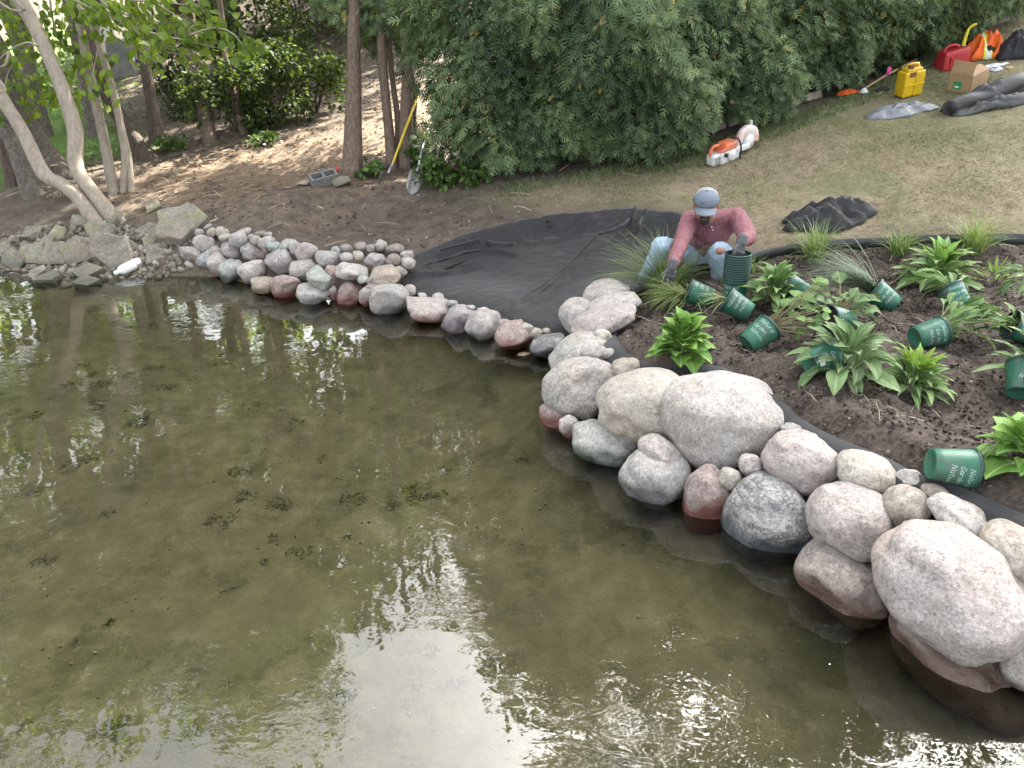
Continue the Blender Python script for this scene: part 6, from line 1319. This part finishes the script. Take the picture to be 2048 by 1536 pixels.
# stump, float, shed
sp_ = hit(118, 358); o = empty('tree_stump', sp_); tag(o, 'small cut stump with pale top at the foot of the rough trunk', 'stump'); tube('stump_wood', [(0, 0, -.1), (0, 0, .06), (-.01, 0, .16)], [.075, .058, .055], M_ROUGH, o, 12, .1, 2); bm_obj('cut_face', lathe([(.001, .166), (.052, .164), (.05, .15)], 14), simple('cut_wood', (.5, .38, .24), .8, .2, 20), o, loc=(-.01, 0, 0))
fa, fb = at_z(232, 546, .05), at_z(288, 520, .085); o = empty('boat_fender', fa); tag(o, 'white cylindrical boat fender washed up among the rubble', 'fender'); d = fb - fa; tube('float_body', [d * .02, d * .1, d * .2, d * .5, d * .82, d * .92, d], [.018, .022, .045, .05, .048, .03, .012], simple('white_float', (.74, .75, .74), .45, .1, 12), o, 16, 0, 0, 3); tube('end_cap', [d * -.04, d * .05], [.02, .024], simple('white_float', (.74, .75, .74)), o, 12, 0, 0, 1)
hb = hit(205, 160); hs = empty('white_shed', hb); tag(hs, 'white walled shed with brown base seen through the trees', 'shed'); M_WALL = simple('white_siding', (.72, .72, .72), .7, .06, 5); u_ = mpp(hb)
bm_obj('wall', box_bm(46 * u_, 50 * u_, 78 * u_, .01, (-6 * u_, 30 * u_, 72 * u_)), M_WALL, hs); bm_obj('base_wall', box_bm(60 * u_, 56 * u_, 48 * u_, .01, (2 * u_, 30 * u_, 10 * u_)), simple('brown_boards', (.07, .04, .025), .8, .3), hs); bm_obj('roof', box_bm(64 * u_, 70 * u_, 8 * u_, .01, (-6 * u_, 30 * u_, 115 * u_)), simple('grey_shingle', (.13, .13, .13), .9, .3), hs)
for k in range(6): bm_obj('siding_board', box_bm(45 * u_, .012, 1.2 * u_, 0, (-6 * u_, 5 * u_ - .008, (40 + 11 * k) * u_)), simple('siding_lap', (.5, .5, .51), .8, .1), hs)
gw = hit(246, 156); o = bm_obj('retaining_wall', box_bm(46 * u_, 30 * u_, 80 * u_, .03, (0, 18 * u_, 28 * u_), 2), simple('grey_wall', (.17, .165, .155), .9, .3, 6, .01, 12), loc=gw); tag(o, 'grey masonry wall right of the white shed', 'wall')
for i, (x, y) in enumerate([(140,185),(150,178),(160,184),(168,176),(155,190),(146,172)]): boulder(x, y, 16, 12, 0, tz(*hit(x, y)[:2]) + .05, 'grey', 'small grey garden stone, %s of the far heap by the lawn' % ordinal(i), 'far garden stones', name='garden_stone', cat='stone')
boulder(46, 226, 24, 16, 0, tz(*hit(46, 226)[:2]) + .08, 'white', 'white stone behind the stout grey trunk on the lawn', None, name='garden_stone', cat='stone')

# ------------------------------------------------------------------ ground cover nobody could count
def cover(name, n, region, tv, tf, size, mat, label, tone=(.5, .2), lift=.005, flat=.3, lay=.2, vz=None, tonef=None, keep=None, seed=1):
    rgc = np.random.default_rng(seed); P = np.array(region); lo, hi = P.min(0), P.max(0); x = rgc.uniform(lo[0], hi[0], n * 3); y = rgc.uniform(lo[1], hi[1], n * 3); k = poly_mask(x, y, region, .02) > .5
    if keep is not None: k &= keep(x, y, rgc)
    x, y = x[k][:n], y[k][:n]; m_ = len(x); z = T(x, y) + lift
    Pp = np.stack([x, y, z], 1); a = rgc.uniform(0, 6.283, m_); ax = np.stack([np.cos(a), np.sin(a), np.abs(rgc.normal(lay, lay * .6 + .02, m_))], 1); nr = np.array([0, 0, 1.0]) + rgc.normal(size=(m_, 3)) * flat
    S = rgc.uniform(size[0], size[1], m_); tn = np.clip(rgc.normal(tone[0], tone[1], m_), 0, 1) if tonef is None else tonef(x, y, rgc)
    V, F = scatter_arrays(tv, tf, Pp, frames(ax, nr), S); o = obj(name, np_mesh(name, V, F, mat, False, {'tone': np.repeat(tn, len(tv))})); return tag(o, label, kind='stuff')
BLV = np.array([(-.045, 0, 0), (.045, 0, 0), (0, 1, .1)], float); BLF = np.array([[0, 1, 2]])
def ramp_mat(name, stops, rough=.85, trans=0.0):
    m, nt, out = new_mat(name); tn = node(nt, 'ShaderNodeAttribute', attribute_name='tone').outputs['Fac']; p = node(nt, 'ShaderNodeBsdfPrincipled', {'Base Color': rampn(nt, tn, stops), 'Roughness': rough, 'Specular IOR Level': .25}); nt.links.new(p.outputs[0], out.inputs['Surface']); return m
M_DRYG = ramp_mat('lawn_blades', [(0, (.18, .14, .09)), (.4, (.36, .295, .19)), (.62, (.46, .39, .26)), (.68, (.11, .15, .05)), (1, (.2, .25, .095))])
GRN_P = hp((1230,365),(1400,300),(1560,245),(1700,195),(1850,120),(2000,60),(2048,150),(2048,330),(1800,300),(1650,260),(1500,300),(1400,330))
LAWN_V = hp((960,400),(1100,372),(1250,340),(1400,295),(1560,240),(1700,190),(1850,110),(2000,40)) + [(8.5, 13)] + hp((2120,150),(2120,485),(1760,480),(1530,500),(1380,425),(1250,405),(1090,418))
def lawn_tone(x, y, r):
    g_ = poly_mask(x, y, GRN_P, .5); pn = np.array([noise.noise((a * 1.3, b * 1.3, 3.0)) for a, b in zip(x, y)]); pr = np.clip(g_ * .75 + pn * .5, .03, .9); gr = r.uniform(0, 1, len(x)) < pr; return np.where(gr, r.uniform(.7, 1, len(x)), r.uniform(0, .6, len(x)))
def lawn_keep(x, y, r):
    pn = np.array([noise.fractal((a * .9, b * 1.6, 7.0), 1, 2, 3) for a, b in zip(x, y)]); return r.uniform(0, 1, len(x)) < np.clip(.75 + pn * 1.2, .12, 1)
cover('lawn_grass', 90000, LAWN_V, BLV, BLF, (.025, .06), M_DRYG, 'short dry and green grass of the lawn', lay=.35, flat=.6, tonef=lawn_tone, keep=lawn_keep)
M_LUSH2 = ramp_mat('hedge_foot_blades', [(0, (.05, .09, .03)), (1, (.17, .24, .09))]); M_LUSH = ramp_mat('lush_blades', [(0, (.06, .12, .02)), (1, (.2, .3, .06))]); cover('lush_grass', 16000, GREENL, BLV, BLF, (.05, .11), M_LUSH, 'green grass of the sunny lawn at left', lay=.9, flat=.6, keep=lambda x, y, r: (x > -14) & (y < 18))
M_LIT = ramp_mat('leaf_litter', [(0, (.06, .035, .02)), (.5, (.20, .13, .075)), (1, (.38, .29, .19))]); LIT = [(-9, 9.3), (-3.4, 8.3), (-1.3, 8.3), (0, 9.4), (3, 13), (3, 19), (-8, 19), (-8, 14), (-5.4, 11)]
cover('leaf_litter', 15000, LIT, LF2V, LF2F, (.02, .06), M_LIT, 'brown fallen leaves and chips on the path and slope', lift=.012, lay=.12, flat=.35)
CLV, CLF = ico(1); CLV = CLV * np.array([.5, .5, .38]); CLV = CLV * (1 + .25 * np.sin(np.arange(len(CLV)) * 2.7))[:, None]
M_CLOD = ramp_mat('soil_clods', [(0, (.02, .015, .012)), (.5, (.07, .055, .044)), (.86, (.14, .112, .09)), (1, (.32, .29, .25))], .95)
cover('soil_clods', 16000, BED, CLV, CLF, (.004, .026), M_CLOD, 'crumbly dark soil clods of the garden bed', lift=.01, lay=.4, flat=1.0, tone=(.42, .22)); 
DRT = hp((330,445),(560,470),(700,480),(850,495),(1000,445),(1100,420),(960,400),(850,385),(700,390),(480,400),(300,400)); cover('dirt_crumbs', 450, DRT, CLV, CLF, (.008, .035), M_CLOD, 'loose crumbs of dirt on the bare bank', lift=.002, lay=.4, flat=1.0, tone=(.7, .18))
TWV = np.array([(-.018, 0, 0), (.018, 0, 0), (.03, .5, .05), (-.006, .5, .05), (.02, 1, .0), (.0, 1, 0)], float); TWF = np.array([[0, 1, 2, 3], [3, 2, 4, 5]])
M_TWIG = ramp_mat('dry_twigs', [(0, (.09, .065, .045)), (.5, (.22, .17, .12)), (1, (.42, .36, .27))]); cover('dry_straw', 800, BED, TWV, TWF, (.03, .13), M_TWIG, 'bits of straw and root in the garden soil', lift=.018, lay=.12, tone=(.6, .25)); cover('dry_twigs', 260, [(-6, 8), (-3, 7.3), (-1, 7), (.4, 7.6), (1.5, 7.9), (-.5, 9), (-2, 9.4), (-5, 9.6)], TWV, TWF, (.06, .32), M_TWIG, 'dry twigs strewn over the bare dirt', lift=.015, lay=.1, tone=(.45, .3))
cover('lake_pebbles', 900, [(-3, 1.2), (1.2, 1.2), (1.7, 2.4), (1.2, 2.9), (.4, 3.8), (.2, 5.0), (-1, 5.8), (-2.5, 6.6), (-4, 4)], CLV, CLF, (.006, .02), ramp_mat('lake_pebbles', [(0, (.06, .05, .03)), (.5, (.17, .145, .085)), (1, (.34, .30, .2))]), 'pebbles on the sandy lake bed', lift=-.001, lay=.3, flat=.5)
cover('shore_gravel', 900, hp((0,560),(0,470),(120,450),(230,440),(330,450),(400,500),(380,545),(250,570),(120,575)), CLV, CLF, (.03, .10), ramp_mat('shore_gravel', [(0, (.05, .042, .032)), (.5, (.15, .13, .10)), (1, (.32, .29, .24))]), 'small broken stones between the concrete chunks', lift=.01, lay=.4, flat=1.0)
def weed_keep(x, y, r):
    c = np.stack([r.uniform(-4.2, .6, 170), r.uniform(1.6, 6.6, 170)], 1); rad = r.uniform(.015, .085, 170); d = np.hypot(x[:, None] - c[None, :, 0], (y[:, None] - c[None, :, 1]) * 1.2); return (d < rad[None] * (1 + .3 * np.sin(x * 60)[:, None])).any(1)
cover('lake_weed', 60000, [(-4.3, 1.9), (.3, 1.9), (.0, 5.2), (-2, 6.3), (-4.3, 6.8)], BLV * np.array([2.2, 1, 1]), BLF, (.012, .035), ramp_mat('lake_weed', [(0, (.014, .014, .008)), (1, (.05, .047, .024))]), 'dark tufts of weed on the lake bed', lift=.0, lay=.08, flat=.8, keep=weed_keep, seed=5)
HF = hp((1000,372),(1180,342),(1300,318),(1400,290),(1560,236),(1700,190),(1850,110),(1900,120),(1720,215),(1560,275),(1420,335),(1300,345),(1150,368),(1000,395)); cover('hedge_foot_grass', 9000, HF, BLV * np.array([1.6, 1, 1]), BLF, (.03, .08), M_LUSH2, 'taller green grass along the hedge foot', lay=.8, flat=.7)
def ivy(px, py, w, h, n, label):
    shrub(px, py, w, h, n, label, M_WEED, (.05, .09), None, 'weed_plant')
M_WEED = leaf_mat('weed_leaves', (.03, .07, .015), (.08, .15, .03), (.17, .26, .06), .35, .5)
for a in [(880,372,90,60,420,'leafy weeds under the left end of the hedge'), (960,366,80,40,260,'low weeds below the hedge beside the dirt'), (1340,300,120,26,260,'low weeds at the hedge foot left of the saw'), (830,330,50,40,160,'small weeds among the twisted cedar trunks'), (742,350,60,26,150,'low weeds between the cedar trunks'), (350,300,60,26,160,'green weeds by the dark trunk at the slope foot'), (130,205,60,60,260,'yellow green bush on the sunny lawn'), (520,290,60,26,120,'weeds at the edge of the path below the thicket')]: ivy(*a)
